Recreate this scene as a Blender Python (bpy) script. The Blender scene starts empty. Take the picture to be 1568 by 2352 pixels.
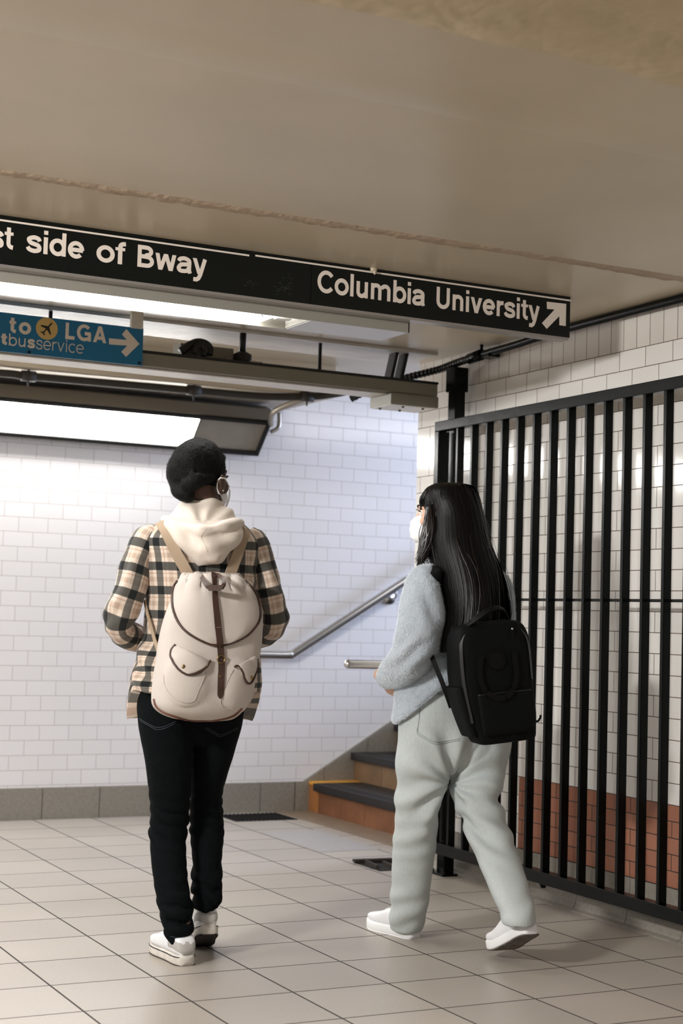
import bpy, bmesh, math, random
import numpy as np
from mathutils import Vector, Matrix, noise
from mathutils.bvhtree import BVHTree

random.seed(7)
RNG = np.random.default_rng(7)
scene = bpy.context.scene
COL = scene.collection
R_ = math.radians

# ------------------------------------------------------------------ camera
FPX = 3587.4
CAM_H = 1.10
_yaw, _pitch, _roll = R_(27.0357), R_(3.8116), R_(1.6869)
def _camrows():
    cy, sy = math.cos(_yaw), math.sin(_yaw)
    f = np.array([sy, cy, 0.0]); r = np.array([cy, -sy, 0.0]); u = np.array([0, 0, 1.0])
    cp, sp = math.cos(_pitch), math.sin(_pitch)
    f2 = cp*f + sp*u; u2 = -sp*f + cp*u
    cr, sr = math.cos(_roll), math.sin(_roll)
    return np.array([cr*r + sr*u2, -sr*r + cr*u2, f2])
CAMM = _camrows()
CAMP = np.array([0, 0, CAM_H])
RH = np.array([math.cos(_yaw), -math.sin(_yaw), 0.0])     # horizontal right of the view
FH = np.array([math.sin(_yaw), math.cos(_yaw), 0.0])      # horizontal depth of the view
UP = np.array([0, 0, 1.0])

cam_data = bpy.data.cameras.new('camera')
cam_data.sensor_fit = 'HORIZONTAL'
cam_data.sensor_width = 24.0
cam_data.lens = 24.0*FPX/1568.0
cam_data.clip_start = 0.05
cam = bpy.data.objects.new('camera', cam_data)
COL.objects.link(cam)
_m = Matrix.Identity(4)
for i in range(3):
    _m[i][0] = CAMM[0][i]; _m[i][1] = CAMM[1][i]; _m[i][2] = -CAMM[2][i]; _m[i][3] = CAMP[i]
cam.matrix_world = _m
cam_data.dof.use_dof = True
cam_data.dof.focus_distance = 5.15
cam_data.dof.aperture_fstop = 3.5
scene.camera = cam

# ------------------------------------------------------------------ world, lights, exposure
scene.view_settings.view_transform = 'Standard'
scene.view_settings.look = 'None'
scene.view_settings.exposure = 0.0
scene.view_settings.gamma = 1.0
scene.view_settings.use_curve_mapping = False
scene.cycles.max_bounces = 8
scene.cycles.diffuse_bounces = 5
scene.cycles.glossy_bounces = 4
scene.cycles.sample_clamp_indirect = 6.0
scene.cycles.use_denoising = True
scene.cycles.caustics_reflective = False
scene.cycles.caustics_refractive = False

world = bpy.data.worlds.new('world')
scene.world = world
world.use_nodes = True
world.node_tree.nodes['Background'].inputs['Color'].default_value = (0.95, 0.93, 0.90, 1)
world.node_tree.nodes['Background'].inputs['Strength'].default_value = 0.25

def area_light(name, loc, target, sx, sy, power, color):
    d = bpy.data.lights.new(name, 'AREA'); d.shape = 'RECTANGLE'; d.size = sx; d.size_y = sy
    d.energy = power; d.color = color
    o = bpy.data.objects.new(name, d); COL.objects.link(o)
    o.location = loc
    v = Vector(target) - Vector(loc)
    o.rotation_euler = v.to_track_quat('-Z', 'Y').to_euler()
    return o
# the passage's own ceiling tubes behind the camera, and daylight coming down the stairs
area_light('passage_tubes', (0.1, 1.6, 2.26), (0.11, 1.8, 0.0), 2.6, 0.25, 52, (1.0, 0.975, 0.94))
area_light('passage_tubes_far', (-1.3, 2.9, 2.24), (3.6, 5.0, 0.8), 0.5, 0.25, 185, (1.0, 0.98, 0.95))
area_light('stair_daylight', (7.6, 7.2, 2.1), (4.0, 7.9, 0.7), 1.4, 0.8, 235, (0.53, 0.67, 1.0))
area_light('stair_tubes', (4.9, 6.75, 2.38), (4.2, 7.9, 1.0), 1.2, 0.25, 9, (0.93, 0.94, 1.0))
FIX1_EMIT = 18.0
FIX2_EMIT = 26.0
# ------------------------------------------------------------------ geometry helpers
def ray(px, py):
    return CAMM.T @ np.array([px-784.0, 1176.0-py, FPX])
def on_plane(px, py, ax, val):
    d = ray(px, py); t = (val-CAMP[ax])/d[ax]
    return CAMP + t*d
def at_depth(px, py, D):
    """point of the photo at horizontal distance D in front of the lens"""
    d = ray(px, py); return CAMP + d*(D/(d @ FH))

def srgb(r, g, b):
    def f(c):
        c = c/255.0
        return c/12.92 if c <= 0.04045 else ((c+0.055)/1.055)**2.4
    return (f(r), f(g), f(b), 1.0)

class MB:
    """collects vertices and faces; build() links them as one mesh object"""
    def __init__(self):
        self.v = []; self.f = []; self.uv = []
    def add(self, v, f, uv=None):
        n = len(self.v)
        self.v.extend([tuple(p) for p in v])
        self.f.extend([tuple(i+n for i in q) for q in f])
        if uv is None: uv = [[(0, 0)]*len(q) for q in f]
        self.uv.extend(uv)
        return self
    def box(self, x0, x1, y0, y1, z0, z1, bev=0.0):
        if bev > 0:
            bm = bmesh.new(); bmesh.ops.create_cube(bm, size=1.0)
            for w in bm.verts:
                w.co = Vector(((x0+x1)/2 + w.co.x*(x1-x0), (y0+y1)/2 + w.co.y*(y1-y0), (z0+z1)/2 + w.co.z*(z1-z0)))
            bmesh.ops.bevel(bm, geom=list(bm.edges), offset=bev, segments=2, affect='EDGES', profile=0.6)
            self.frombm(bm); return self
        v = [(x, y, z) for x in (x0, x1) for y in (y0, y1) for z in (z0, z1)]
        f = [(0, 1, 3, 2), (4, 6, 7, 5), (0, 4, 5, 1), (2, 3, 7, 6), (0, 2, 6, 4), (1, 5, 7, 3)]
        return self.add(v, f)
    def obox(self, c, ax, ay, az, bev=0.0):
        """box at centre c with full half-axis vectors"""
        sub = MB().box(-1, 1, -1, 1, -1, 1) if bev == 0 else None
        c, ax, ay, az = map(np.array, (c, ax, ay, az))
        if sub is None:
            la, lb, lc = (np.linalg.norm(q) for q in (ax, ay, az))
            sub = MB().box(-la, la, -lb, lb, -lc, lc, bev)
            ax, ay, az = ax/la, ay/lb, az/lc
        v = [c + p[0]*ax + p[1]*ay + p[2]*az for p in sub.v]
        return self.add(v, sub.f)
    def frombm(self, bm):
        bm.verts.ensure_lookup_table(); bm.verts.index_update()
        self.add([tuple(w.co) for w in bm.verts], [[w.index for w in q.verts] for q in bm.faces]); bm.free()
        return self
    def poly(self, pts, d):
        """prism: polygon pts extruded by vector d"""
        n = len(pts); pts = [np.array(p, float) for p in pts]; d = np.array(d, float)
        v = pts + [p+d for p in pts]
        f = [tuple(range(n))[::-1], tuple(range(n, 2*n))] + [(i, (i+1) % n, n+(i+1) % n, n+i) for i in range(n)]
        return self.add(v, f)
    def tube(self, pts, r, n=10, cap=True):
        v, f = tube_mesh(pts, r, n, cap); return self.add(v, f)
    def build(self, name, mat, parent=None, smooth=False, kind=None, label=None, recalc=True):
        me = bpy.data.meshes.new(name)
        me.from_pydata(self.v, [], self.f)
        if any(any(c != (0, 0) for c in q) for q in self.uv):
            ul = me.uv_layers.new(name='uv')
            flat = [c for q in self.uv for p in q for c in p]
            ul.data.foreach_set('uv', flat)
        if recalc:
            bm = bmesh.new(); bm.from_mesh(me); bmesh.ops.recalc_face_normals(bm, faces=bm.faces); bm.to_mesh(me); bm.free()
        return link(name, me, mat, parent, smooth, kind, label)

def link(name, me, mat, parent=None, smooth=False, kind=None, label=None):
    if mat is not None: me.materials.append(mat)
    if smooth: me.shade_smooth()
    o = bpy.data.objects.new(name, me); COL.objects.link(o)
    if parent is not None:
        o.parent = parent; o.matrix_parent_inverse = parent.matrix_basis.inverted()
    if kind: o['kind'] = kind
    if label: o['label'] = label
    return o

def thing(name, label, cat, loc=(0, 0, 0), group=None):
    o = bpy.data.objects.new(name, None); COL.objects.link(o)
    o.empty_display_size = 0.05
    o.location = tuple(float(c) for c in loc)
    o['label'] = label; o['category'] = cat
    if group: o['group'] = group
    return o
def tag(o, label, cat, group=None):
    o['label'] = label; o['category'] = cat
    if group: o['group'] = group
    return o

def unit(v):
    v = np.array(v, float); n = np.linalg.norm(v)
    return v/n if n > 1e-12 else v
def cr(P, n):
    """Catmull-Rom resample of rows of P, n points per span"""
    P = np.array(P, float)
    if len(P) < 3:
        t = np.linspace(0, 1, n+1)[:, None]; return P[0]*(1-t)+P[-1]*t
    E = np.vstack([2*P[0]-P[1], P, 2*P[-1]-P[-2]])
    out = []
    for i in range(1, len(E)-2):
        a, b, c, d = E[i-1], E[i], E[i+1], E[i+2]
        for k in range(n):
            t = k/n
            out.append(0.5*((2*b)+(-a+c)*t+(2*a-5*b+4*c-d)*t*t+(-a+3*b-3*c+d)*t**3))
    out.append(P[-1])
    return np.array(out)
def frames(pts):
    pts = np.array(pts, float); n = len(pts)
    T = np.zeros_like(pts)
    T[1:-1] = pts[2:]-pts[:-2]; T[0] = pts[1]-pts[0]; T[-1] = pts[-1]-pts[-2]
    T = np.array([unit(t) for t in T])
    ref = np.array([0, 0, 1.0]) if abs(T[0][2]) < 0.9 else np.array([1.0, 0, 0])
    U = [unit(np.cross(T[0], ref))]
    for i in range(1, n):
        u = U[-1]-T[i]*(U[-1] @ T[i]); U.append(unit(u))
    U = np.array(U); V = np.cross(T, U)
    return T, U, V
def tube_mesh(pts, r, n=10, cap=True):
    pts = np.array(pts, float); m = len(pts)
    r = np.full(m, r, float) if np.isscalar(r) else np.array(r, float)
    T, U, V = frames(pts)
    v = []; f = []
    for i in range(m):
        for k in range(n):
            a = 2*math.pi*k/n
            v.append(pts[i]+r[i]*(math.cos(a)*U[i]+math.sin(a)*V[i]))
    for i in range(m-1):
        for k in range(n):
            k2 = (k+1) % n
            f.append((i*n+k, i*n+k2, (i+1)*n+k2, (i+1)*n+k))
    if cap:
        f.append(tuple(range(n))[::-1]); f.append(tuple((m-1)*n+k for k in range(n)))
    return v, f
def loft_mesh(C, U, V, P=None, nu=32, sub=4, cap=True):
    """closed loft of superelliptic rings; returns verts, faces, per-face uvs (metres), grid shape"""
    C, U, V = (np.array(q, float) for q in (C, U, V))
    P = np.full(len(C), 2.0) if P is None else np.array(P, float)
    C, U, V, P = cr(C, sub), cr(U, sub), cr(V, sub), cr(P[:, None], sub)[:, 0]
    m = len(C); v = []
    an = np.linspace(0, 2*math.pi, nu, endpoint=False)
    for i in range(m):
        e = 2.0/max(P[i], 0.8)
        c = np.sign(np.cos(an))*np.abs(np.cos(an))**e; s = np.sign(np.sin(an))*np.abs(np.sin(an))**e
        v.append(C[i][None, :]+c[:, None]*U[i][None, :]+s[:, None]*V[i][None, :])
    G = np.array(v)                                         # m, nu, 3
    seg = np.linalg.norm(np.roll(G, -1, 1)-G, axis=2)
    per = seg.sum(1).mean()
    ulen = np.concatenate([[0], np.cumsum(seg.mean(0))])
    vl = np.concatenate([[0], np.cumsum(np.linalg.norm(C[1:]-C[:-1], axis=1))])
    f = []; uv = []
    for i in range(m-1):
        for k in range(nu):
            k2 = (k+1) % nu
            f.append((i*nu+k, i*nu+k2, (i+1)*nu+k2, (i+1)*nu+k))
            uv.append([(ulen[k], vl[i]), (ulen[k+1], vl[i]), (ulen[k+1], vl[i+1]), (ulen[k], vl[i+1])])
    vv = [tuple(p) for p in G.reshape(-1, 3)]
    if cap:
        for i, rev in ((0, True), (m-1, False)):
            n0 = len(vv); vv.append(tuple(C[i]))
            for k in range(nu):
                k2 = (k+1) % nu
                q = (n0, i*nu+k2, i*nu+k) if rev else (n0, i*nu+k, i*nu+k2)
                f.append(q); uv.append([(ulen[k], vl[i])]*3)
    return np.array(vv), f, uv, (m, nu)
def limb_mesh(rows, nu=24, sub=5, view=None, cap=True, P=2.0):
    """rows: (point, half width across the view, half thickness along the view)"""
    pts = np.array([r[0] for r in rows], float)
    d = np.zeros_like(pts); d[1:-1] = pts[2:]-pts[:-2]; d[0] = pts[1]-pts[0]; d[-1] = pts[-1]-pts[-2]
    vw = FH if view is None else np.array(view, float)
    U = []; V = []
    for i, r in enumerate(rows):
        t = unit(d[i]); u = unit(np.cross(vw, t)); w = unit(np.cross(t, u))
        if u @ RH < 0: u = -u
        U.append(u*r[1]); V.append(w*r[2])
    # keep axes consistent
    for i in range(1, len(V)):
        if V[i] @ V[i-1] < 0: V[i] = -V[i]
        if U[i] @ U[i-1] < 0: U[i] = -U[i]
    return loft_mesh(pts, U, V, np.full(len(rows), P), nu, sub, cap)
def ellipsoid(c, rx, ry, rz, ax=None, n=20):
    ax = np.eye(3) if ax is None else np.array(ax)
    bm = bmesh.new(); bmesh.ops.create_uvsphere(bm, u_segments=n, v_segments=max(8, n*2//3), radius=1.0)
    v = [np.array(c)+p.co.x*rx*ax[0]+p.co.y*ry*ax[1]+p.co.z*rz*ax[2] for p in bm.verts]
    bm.verts.index_update()
    f = [[w.index for w in q.verts] for q in bm.faces]; bm.free()
    return v, f
def remesh(parts, voxel, smooth=6, fac=0.5):
    """one continuous closed surface around the overlapping closed parts"""
    mb = MB()
    for p in parts: mb.add(p[0], p[1])
    me = bpy.data.meshes.new('tmp'); me.from_pydata(mb.v, [], mb.f)
    bm = bmesh.new(); bm.from_mesh(me); bmesh.ops.recalc_face_normals(bm, faces=bm.faces); bm.to_mesh(me); bm.free()
    o = bpy.data.objects.new('tmp', me); COL.objects.link(o)
    r = o.modifiers.new('r', 'REMESH'); r.mode = 'VOXEL'; r.voxel_size = voxel; r.adaptivity = 0.0
    if smooth:
        s = o.modifiers.new('s', 'SMOOTH'); s.factor = fac; s.iterations = smooth
    dg = bpy.context.evaluated_depsgraph_get()
    out = bpy.data.meshes.new_from_object(o.evaluated_get(dg))
    bpy.data.objects.remove(o); bpy.data.meshes.remove(me)
    return out
def mesh_arrays(me):
    n = len(me.vertices); a = np.empty(n*3); me.vertices.foreach_get('co', a); co = a.reshape(-1, 3)
    b = np.empty(n*3, np.float32); me.vertices.foreach_get('normal', b)
    return co, b.reshape(-1, 3).astype(float)
def displace(me, fn):
    """move vertices along their normals by fn(co, normal)"""
    co, no = mesh_arrays(me)
    d = fn(co, no)
    co = co + no*d[:, None]
    me.vertices.foreach_set('co', co.ravel()); me.update()
def nz(co, s, seed=0.0):
    return np.array([noise.noise(Vector((p[0]*s+seed, p[1]*s+seed*1.7, p[2]*s-seed))) for p in co])
def fbm(co, s, seed=0.0, sz=1.0):
    a = co*np.array([1, 1, sz])
    return nz(a, s, seed)+0.5*nz(a, s*2.1, seed+3.1)
def bvh_of(objs):
    V = []; F = []
    for o in objs:
        me = o.data; n = len(V)
        mw = o.matrix_world
        V += [v.co.copy() for v in me.vertices]
        F += [[i+n for i in p.vertices] for p in me.polygons]
    return BVHTree.FromPolygons(V, F)
def project(bvh, px, py, lift=0.0, D=None):
    """where the sight line of the photo meets a surface, lifted off it along the normal"""
    d = Vector(ray(px, py)).normalized()
    h = bvh.ray_cast(Vector(CAMP), d)
    if h[0] is None:
        return (np.array(at_depth(px, py, D)), -np.array(d)) if D else (None, None)
    nrm = h[1]
    if nrm.dot(d) > 0: nrm = -nrm
    return np.array(h[0]+nrm*lift), np.array(nrm)
def ribbon(pts, nrm, w, t, mb=None):
    """flat strap of width w and thickness t along pts, lying square to nrm"""
    mb = mb or MB()
    pts = np.array(pts, float); nrm = np.array(nrm, float); m = len(pts)
    w = np.full(m, w, float) if np.isscalar(w) else np.array(w, float)
    T = np.zeros_like(pts); T[1:-1] = pts[2:]-pts[:-2]; T[0] = pts[1]-pts[0]; T[-1] = pts[-1]-pts[-2]
    v = []
    for i in range(m):
        tt = unit(T[i]); n = unit(nrm[i]-tt*(nrm[i] @ tt)); s = unit(np.cross(tt, n))
        a, b = pts[i]+s*w[i]/2, pts[i]-s*w[i]/2
        v += [a, b, b+n*t, a+n*t]
    f = []
    for i in range(m-1):
        for k in range(4):
            k2 = (k+1) % 4
            f.append((i*4+k, i*4+k2, i*4+4+k2, i*4+4+k))
    f += [(3, 2, 1, 0), tuple((m-1)*4+k for k in range(4))]
    mb.add(v, f); return mb

# ------------------------------------------------------------------ materials
def nodes_of(m):
    m.use_nodes = True
    nt = m.node_tree
    return nt, nt.nodes['Principled BSDF']
def N(nt, typ, **kw):
    n = nt.nodes.new(typ)
    for k, v in kw.items():
        if k in n.inputs.keys() if hasattr(n.inputs, 'keys') else False: n.inputs[k].default_value = v
        else: setattr(n, k, v)
    return n
def mat(name, col, rough=0.5, metal=0.0, var=0.0, vscale=8.0, bump=0.0, bscale=40.0, spec=0.5, stretch=(1, 1, 1), sheen=0.0, coat=0.0, detail=4.0):
    m = bpy.data.materials.new(name); nt, b = nodes_of(m)
    b.inputs['Base Color'].default_value = col
    b.inputs['Roughness'].default_value = rough; b.inputs['Metallic'].default_value = metal
    b.inputs['Specular IOR Level'].default_value = spec
    if sheen: b.inputs['Sheen Weight'].default_value = sheen; b.inputs['Sheen Roughness'].default_value = 0.4
    if coat: b.inputs['Coat Weight'].default_value = coat
    if var or bump:
        tc = N(nt, 'ShaderNodeTexCoord'); mp = N(nt, 'ShaderNodeMapping'); mp.inputs['Scale'].default_value = stretch
        nt.links.new(tc.outputs['Object'], mp.inputs['Vector'])
    if var:
        t = N(nt, 'ShaderNodeTexNoise'); t.inputs['Scale'].default_value = vscale; t.inputs['Detail'].default_value = detail
        nt.links.new(mp.outputs['Vector'], t.inputs['Vector'])
        r = N(nt, 'ShaderNodeValToRGB')
        c = np.array(col[:3])
        r.color_ramp.elements[0].position = 0.3; r.color_ramp.elements[1].position = 0.7
        r.color_ramp.elements[0].color = tuple(c*(1-var))+(1,); r.color_ramp.elements[1].color = tuple(np.minimum(c*(1+var), 1))+(1,)
        nt.links.new(t.outputs['Fac'], r.inputs['Fac']); nt.links.new(r.outputs['Color'], b.inputs['Base Color'])
    if bump:
        t2 = N(nt, 'ShaderNodeTexNoise'); t2.inputs['Scale'].default_value = bscale; t2.inputs['Detail'].default_value = 4.0
        nt.links.new(mp.outputs['Vector'], t2.inputs['Vector'])
        bp = N(nt, 'ShaderNodeBump'); bp.inputs['Strength'].default_value = bump; bp.inputs['Distance'].default_value = 0.01
        nt.links.new(t2.outputs['Fac'], bp.inputs['Height']); nt.links.new(bp.outputs['Normal'], b.inputs['Normal'])
    return m
def emit_mat(name, col, strength):
    m = bpy.data.materials.new(name); nt, b = nodes_of(m)
    b.inputs['Base Color'].default_value = (0.8, 0.8, 0.8, 1)
    b.inputs['Emission Color'].default_value = col; b.inputs['Emission Strength'].default_value = strength
    return m
def tile_mat(name, axis, col1, col2, mortar, bw, rh, off_u, off_v, rough=0.15, msize=0.0016, offset=0.5, var=0.0, bump=0.35, speck=0.0, wave=0.02, stain=0.0):
    """brick-bond tiles from world position; axis gives which coordinate runs along the courses"""
    m = bpy.data.materials.new(name); nt, b = nodes_of(m)
    g = N(nt, 'ShaderNodeNewGeometry'); s = N(nt, 'ShaderNodeSeparateXYZ'); nt.links.new(g.outputs['Position'], s.inputs[0])
    cmb = N(nt, 'ShaderNodeCombineXYZ')
    a1, a2 = axis
    def shifted(out, off):
        q = N(nt, 'ShaderNodeMath', operation='SUBTRACT'); nt.links.new(out, q.inputs[0]); q.inputs[1].default_value = off; return q.outputs[0]
    nt.links.new(shifted(s.outputs[a1], off_u), cmb.inputs['X']); nt.links.new(shifted(s.outputs[a2], off_v), cmb.inputs['Y'])
    br = N(nt, 'ShaderNodeTexBrick'); br.offset = offset; br.squash = 1.0
    nt.links.new(cmb.outputs[0], br.inputs['Vector'])
    br.inputs['Color1'].default_value = col1; br.inputs['Color2'].default_value = col2; br.inputs['Mortar'].default_value = mortar
    br.inputs['Scale'].default_value = 1.0; br.inputs['Mortar Size'].default_value = msize; br.inputs['Mortar Smooth'].default_value = 0.1
    br.inputs['Bias'].default_value = 0.0; br.inputs['Brick Width'].default_value = bw; br.inputs['Row Height'].default_value = rh
    colout = br.outputs['Color']
    if speck or stain:
        t = N(nt, 'ShaderNodeTexNoise'); t.inputs['Scale'].default_value = 160.0 if speck else 3.0; t.inputs['Detail'].default_value = 3.0
        nt.links.new(g.outputs['Position'], t.inputs['Vector'])
        mr = N(nt, 'ShaderNodeMapRange'); mr.inputs['From Min'].default_value = 0.3; mr.inputs['From Max'].default_value = 0.7
        k = speck or stain
        mr.inputs['To Min'].default_value = 1-k; mr.inputs['To Max'].default_value = 1+k*0.6
        nt.links.new(t.outputs['Fac'], mr.inputs['Value'])
        t3 = N(nt, 'ShaderNodeTexNoise'); t3.inputs['Scale'].default_value = 1.7; t3.inputs['Detail'].default_value = 3.0
        nt.links.new(g.outputs['Position'], t3.inputs['Vector'])
        mr3 = N(nt, 'ShaderNodeMapRange'); mr3.inputs['From Min'].default_value = 0.3; mr3.inputs['From Max'].default_value = 0.7
        mr3.inputs['To Min'].default_value = 0.93; mr3.inputs['To Max'].default_value = 1.05
        nt.links.new(t3.outputs['Fac'], mr3.inputs['Value'])
        mm = N(nt, 'ShaderNodeMath', operation='MULTIPLY'); nt.links.new(mr.outputs[0], mm.inputs[0]); nt.links.new(mr3.outputs[0], mm.inputs[1])
        vm = N(nt, 'ShaderNodeVectorMath', operation='SCALE'); nt.links.new(colout, vm.inputs[0]); nt.links.new(mm.outputs[0], vm.inputs['Scale'])
        colout = vm.outputs[0]
    nt.links.new(colout, b.inputs['Base Color'])
    rr = N(nt, 'ShaderNodeMapRange'); rr.inputs['To Min'].default_value = rough; rr.inputs['To Max'].default_value = 0.8
    nt.links.new(br.outputs['Fac'], rr.inputs['Value']); nt.links.new(rr.outputs[0], b.inputs['Roughness'])
    inv = N(nt, 'ShaderNodeMath', operation='MULTIPLY'); inv.inputs[1].default_value = -1.0
    nt.links.new(br.outputs['Fac'], inv.inputs[0])
    wv = N(nt, 'ShaderNodeTexNoise'); wv.inputs['Scale'].default_value = 9.0; wv.inputs['Detail'].default_value = 1.0
    nt.links.new(g.outputs['Position'], wv.inputs['Vector'])
    ws = N(nt, 'ShaderNodeMath', operation='MULTIPLY_ADD'); ws.inputs[1].default_value = wave*20; nt.links.new(wv.outputs['Fac'], ws.inputs[0]); nt.links.new(inv.outputs[0], ws.inputs[2])
    bp = N(nt, 'ShaderNodeBump'); bp.inputs['Strength'].default_value = bump; bp.inputs['Distance'].default_value = 0.0015
    nt.links.new(ws.outputs[0], bp.inputs['Height']); nt.links.new(bp.outputs['Normal'], b.inputs['Normal'])
    return m
# ------------------------------------------------------------------ the setting
ZC = 2.29            # ceiling
YB = 8.02            # back wall
XW = 3.62            # right wall
YE = 6.33            # where the right wall ends and the stairs begin

M_floor = tile_mat('floor_tile', ('X', 'Y'), srgb(168, 160, 151), srgb(178, 170, 160), srgb(48, 42, 36), 0.3168, 0.3168, 1.389, 4.185,
                   rough=0.36, msize=0.0034, offset=0.0, bump=0.25, speck=0.10, wave=0.0)
M_wallb = tile_mat('white_tile_back', ('X', 'Z'), srgb(233, 231, 232), srgb(236, 234, 236), srgb(192, 186, 183), 0.157, 0.0774, 2.204, 1.2584,
                   rough=0.20, msize=0.0018, bump=0.2, wave=0.01)
M_wallr = tile_mat('white_tile_right', ('Y', 'Z'), srgb(228, 225, 221), srgb(234, 232, 228), srgb(96, 80, 66), 0.158, 0.07605, 0.055, 0.465,
                   rough=0.10, msize=0.0016, bump=0.3, wave=0.014)
M_soldier = tile_mat('white_tile_upright', ('Z', 'Y'), srgb(208, 202, 194), srgb(216, 210, 204), srgb(96, 80, 66), 0.158, 0.0793, 2.138, 0.013,
                     rough=0.10, msize=0.0016, offset=0.0, bump=0.3, wave=0.014)
M_brick = tile_mat('red_brown_tile', ('Y', 'Z'), srgb(154, 100, 78), srgb(172, 116, 92), srgb(62, 46, 38), 0.158, 0.058, 0.02, 0.175,
                   rough=0.22, msize=0.002, bump=0.3, wave=0.014, stain=0.14)
M_ceil = mat('cream_ceiling_paint', srgb(190, 177, 154), rough=0.33, var=0.05, vscale=2.2, bump=0.10, bscale=7.0, detail=5)
M_beam = mat('cream_rough_plaster', srgb(186, 168, 136), rough=0.6, var=0.08, vscale=7, bump=0.6, bscale=16)
M_seam = mat('patched_plaster_seam', srgb(166, 146, 124), rough=0.5, var=0.08, vscale=20, bump=0.9, bscale=28)
M_patch = mat('worn_white_paint', srgb(206, 200, 192), rough=0.4, var=0.10, vscale=9, bump=0.4, bscale=14, stretch=(1, 4, 1))
M_granite = mat('grey_granite', srgb(140, 135, 126), rough=0.4, var=0.12, vscale=60, bump=0.05)
M_gap = mat('dark_grout', srgb(52, 48, 44), rough=0.9)
M_blue_tile = mat('grey_floor_plate', srgb(166, 162, 160), rough=0.35, var=0.06, vscale=30)
M_brown_tile = mat('brown_floor_strip', srgb(134, 118, 100), rough=0.4, var=0.10, vscale=12)

def struct(name, mb, m, smooth=False):
    o = mb.build(name, m, smooth=smooth); o['kind'] = 'structure'; return o

fl = MB(); fl.add([(-4, -1.0, 0), (9, -1.0, 0), (9, YB, 0), (-4, YB, 0)], [(0, 1, 2, 3)])
fl.add([(-4, -1.0, -0.1), (9, -1.0, -0.1), (9, YB, -0.1), (-4, YB, -0.1)], [(3, 2, 1, 0)])
struct('floor', fl, M_floor)

# ceiling slab: near part up to the joist edge, then a slightly higher bay over the stairs
YS2 = 6.32
ce = MB()
def grid_patch(mb, x0, x1, y0, y1, z, nx, ny, amp=0.0, seed=0):
    v = []
    for j in range(ny+1):
        for i in range(nx+1):
            x = x0+(x1-x0)*i/nx; y = y0+(y1-y0)*j/ny
            v.append((x, y, z+amp*noise.noise(Vector((x*1.3+seed, y*1.3, 0.3)))))
    f = [(j*(nx+1)+i, j*(nx+1)+i+1, (j+1)*(nx+1)+i+1, (j+1)*(nx+1)+i) for j in range(ny) for i in range(nx)]
    mb.add(v, f)
YCR = 4.22                      # seam across the ceiling
ce.box(-4, XW+0.2, 2.62, YCR, ZC, ZC+0.2)
ce.box(-4, XW+0.2, YCR, YS2, ZC, ZC+0.2)
ce.box(-4, 9, YS2, YB+0.2, ZC+0.14, ZC+0.24)
struct('ceiling', ce, M_ceil)
# shallow step in the plaster nearer to the lens
sp = MB(); v = []
n = 120
for i in range(n+1):
    x = -2+(XW+2)*i/n
    w = 0.006*noise.noise(Vector((x*7, 0.2, 0)))
    for (dy, dz) in ((-0.16, 0.0), (-0.10, -0.002), (-0.02, -0.004), (0.03, 0.0)):
        v.append((x, 3.10+dy+w, ZC+dz))
sp.add(v, [(i*4+k, i*4+k+1, (i+1)*4+k+1, (i+1)*4+k) for i in range(n) for k in range(3)])
struct('trim_1', sp, M_ceil, True)
# rough patched seam
sm = MB(); v = []; n = 420
for i in range(n+1):
    x = -2+(XW+2.0)*i/n
    a = 0.5+0.5*noise.noise(Vector((x*5, 1.2, 0)))
    b = noise.noise(Vector((x*23, 4.2, 0)))
    w = 0.022+0.014*a
    for k, (t, h) in enumerate(((-1.2, 0.0), (-0.7, 0.002), (-0.25, 0.0065), (0.1, 0.003), (0.45, 0.0075), (1.1, 0.0))):
        dz = h*(0.6+0.7*a)*(1+0.6*b) + (0.0015*noise.noise(Vector((x*60, k*3.1, 0))) if 0 < k < 5 else 0)
        v.append((x, YCR-0.02+t*w+0.006*b, ZC-max(dz, 0) if k not in (0, 5) else ZC+0.001))
sm.add(v, [(i*6+k, i*6+k+1, (i+1)*6+k+1, (i+1)*6+k) for i in range(n) for k in range(5)])
struct('trim_2', sm, M_seam, True)
# rough downstand beam close above the lens
bm_ = MB(); v = []; nx = 90; prof = [(2.64, 0.0), (2.635, -0.018), (2.60, -0.035), (2.50, -0.045), (2.30, -0.05), (1.6, -0.05), (1.6, 0.1)]
for i in range(nx+1):
    x = -2.5+(XW+2.5)*i/nx
    w = 0.012*noise.noise(Vector((x*4, 7.7, 0)))+0.006*noise.noise(Vector((x*13, 1.7, 0)))
    for k, (y, dz) in enumerate(prof):
        v.append((x, y+(w if k < 4 else 0), ZC+dz+(0.006*noise.noise(Vector((x*9, y*14, 2)))if 0 < k < 5 else 0)))
m_ = len(prof)
bm_.add(v, [(i*m_+k, i*m_+k+1, (i+1)*m_+k+1, (i+1)*m_+k) for i in range(nx) for k in range(m_-1)])
struct('ceiling_beam', bm_, M_beam, True)
# worn white paint over the edge of the joist, before the stairs bay
wp = MB(); v = []; n = 160
for i in range(n+1):
    x = -1.5+(XW+1.4)*i/n
    e = 0.012*noise.noise(Vector((x*8, 3, 0)))+0.005*noise.noise(Vector((x*31, 3, 0)))
    v += [(x, YS2-0.33+e*0.3, ZC-0.0005), (x, YS2-0.325+e*0.3, ZC-0.012), (x, YS2-0.01, ZC-0.013), (x, YS2, ZC-0.002)]
wp.add(v, [(i*4+k, i*4+k+1, (i+1)*4+k+1, (i+1)*4+k) for i in range(n) for k in range(3)])
struct('trim_3', wp, M_patch)
# lower plaster soffit along the back wall, up to the stairs
so = MB().box(-4, 3.72, 7.40, YB, 2.262, ZC+0.15, 0.004)
struct('ceiling_soffit', so, M_ceil)

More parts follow.
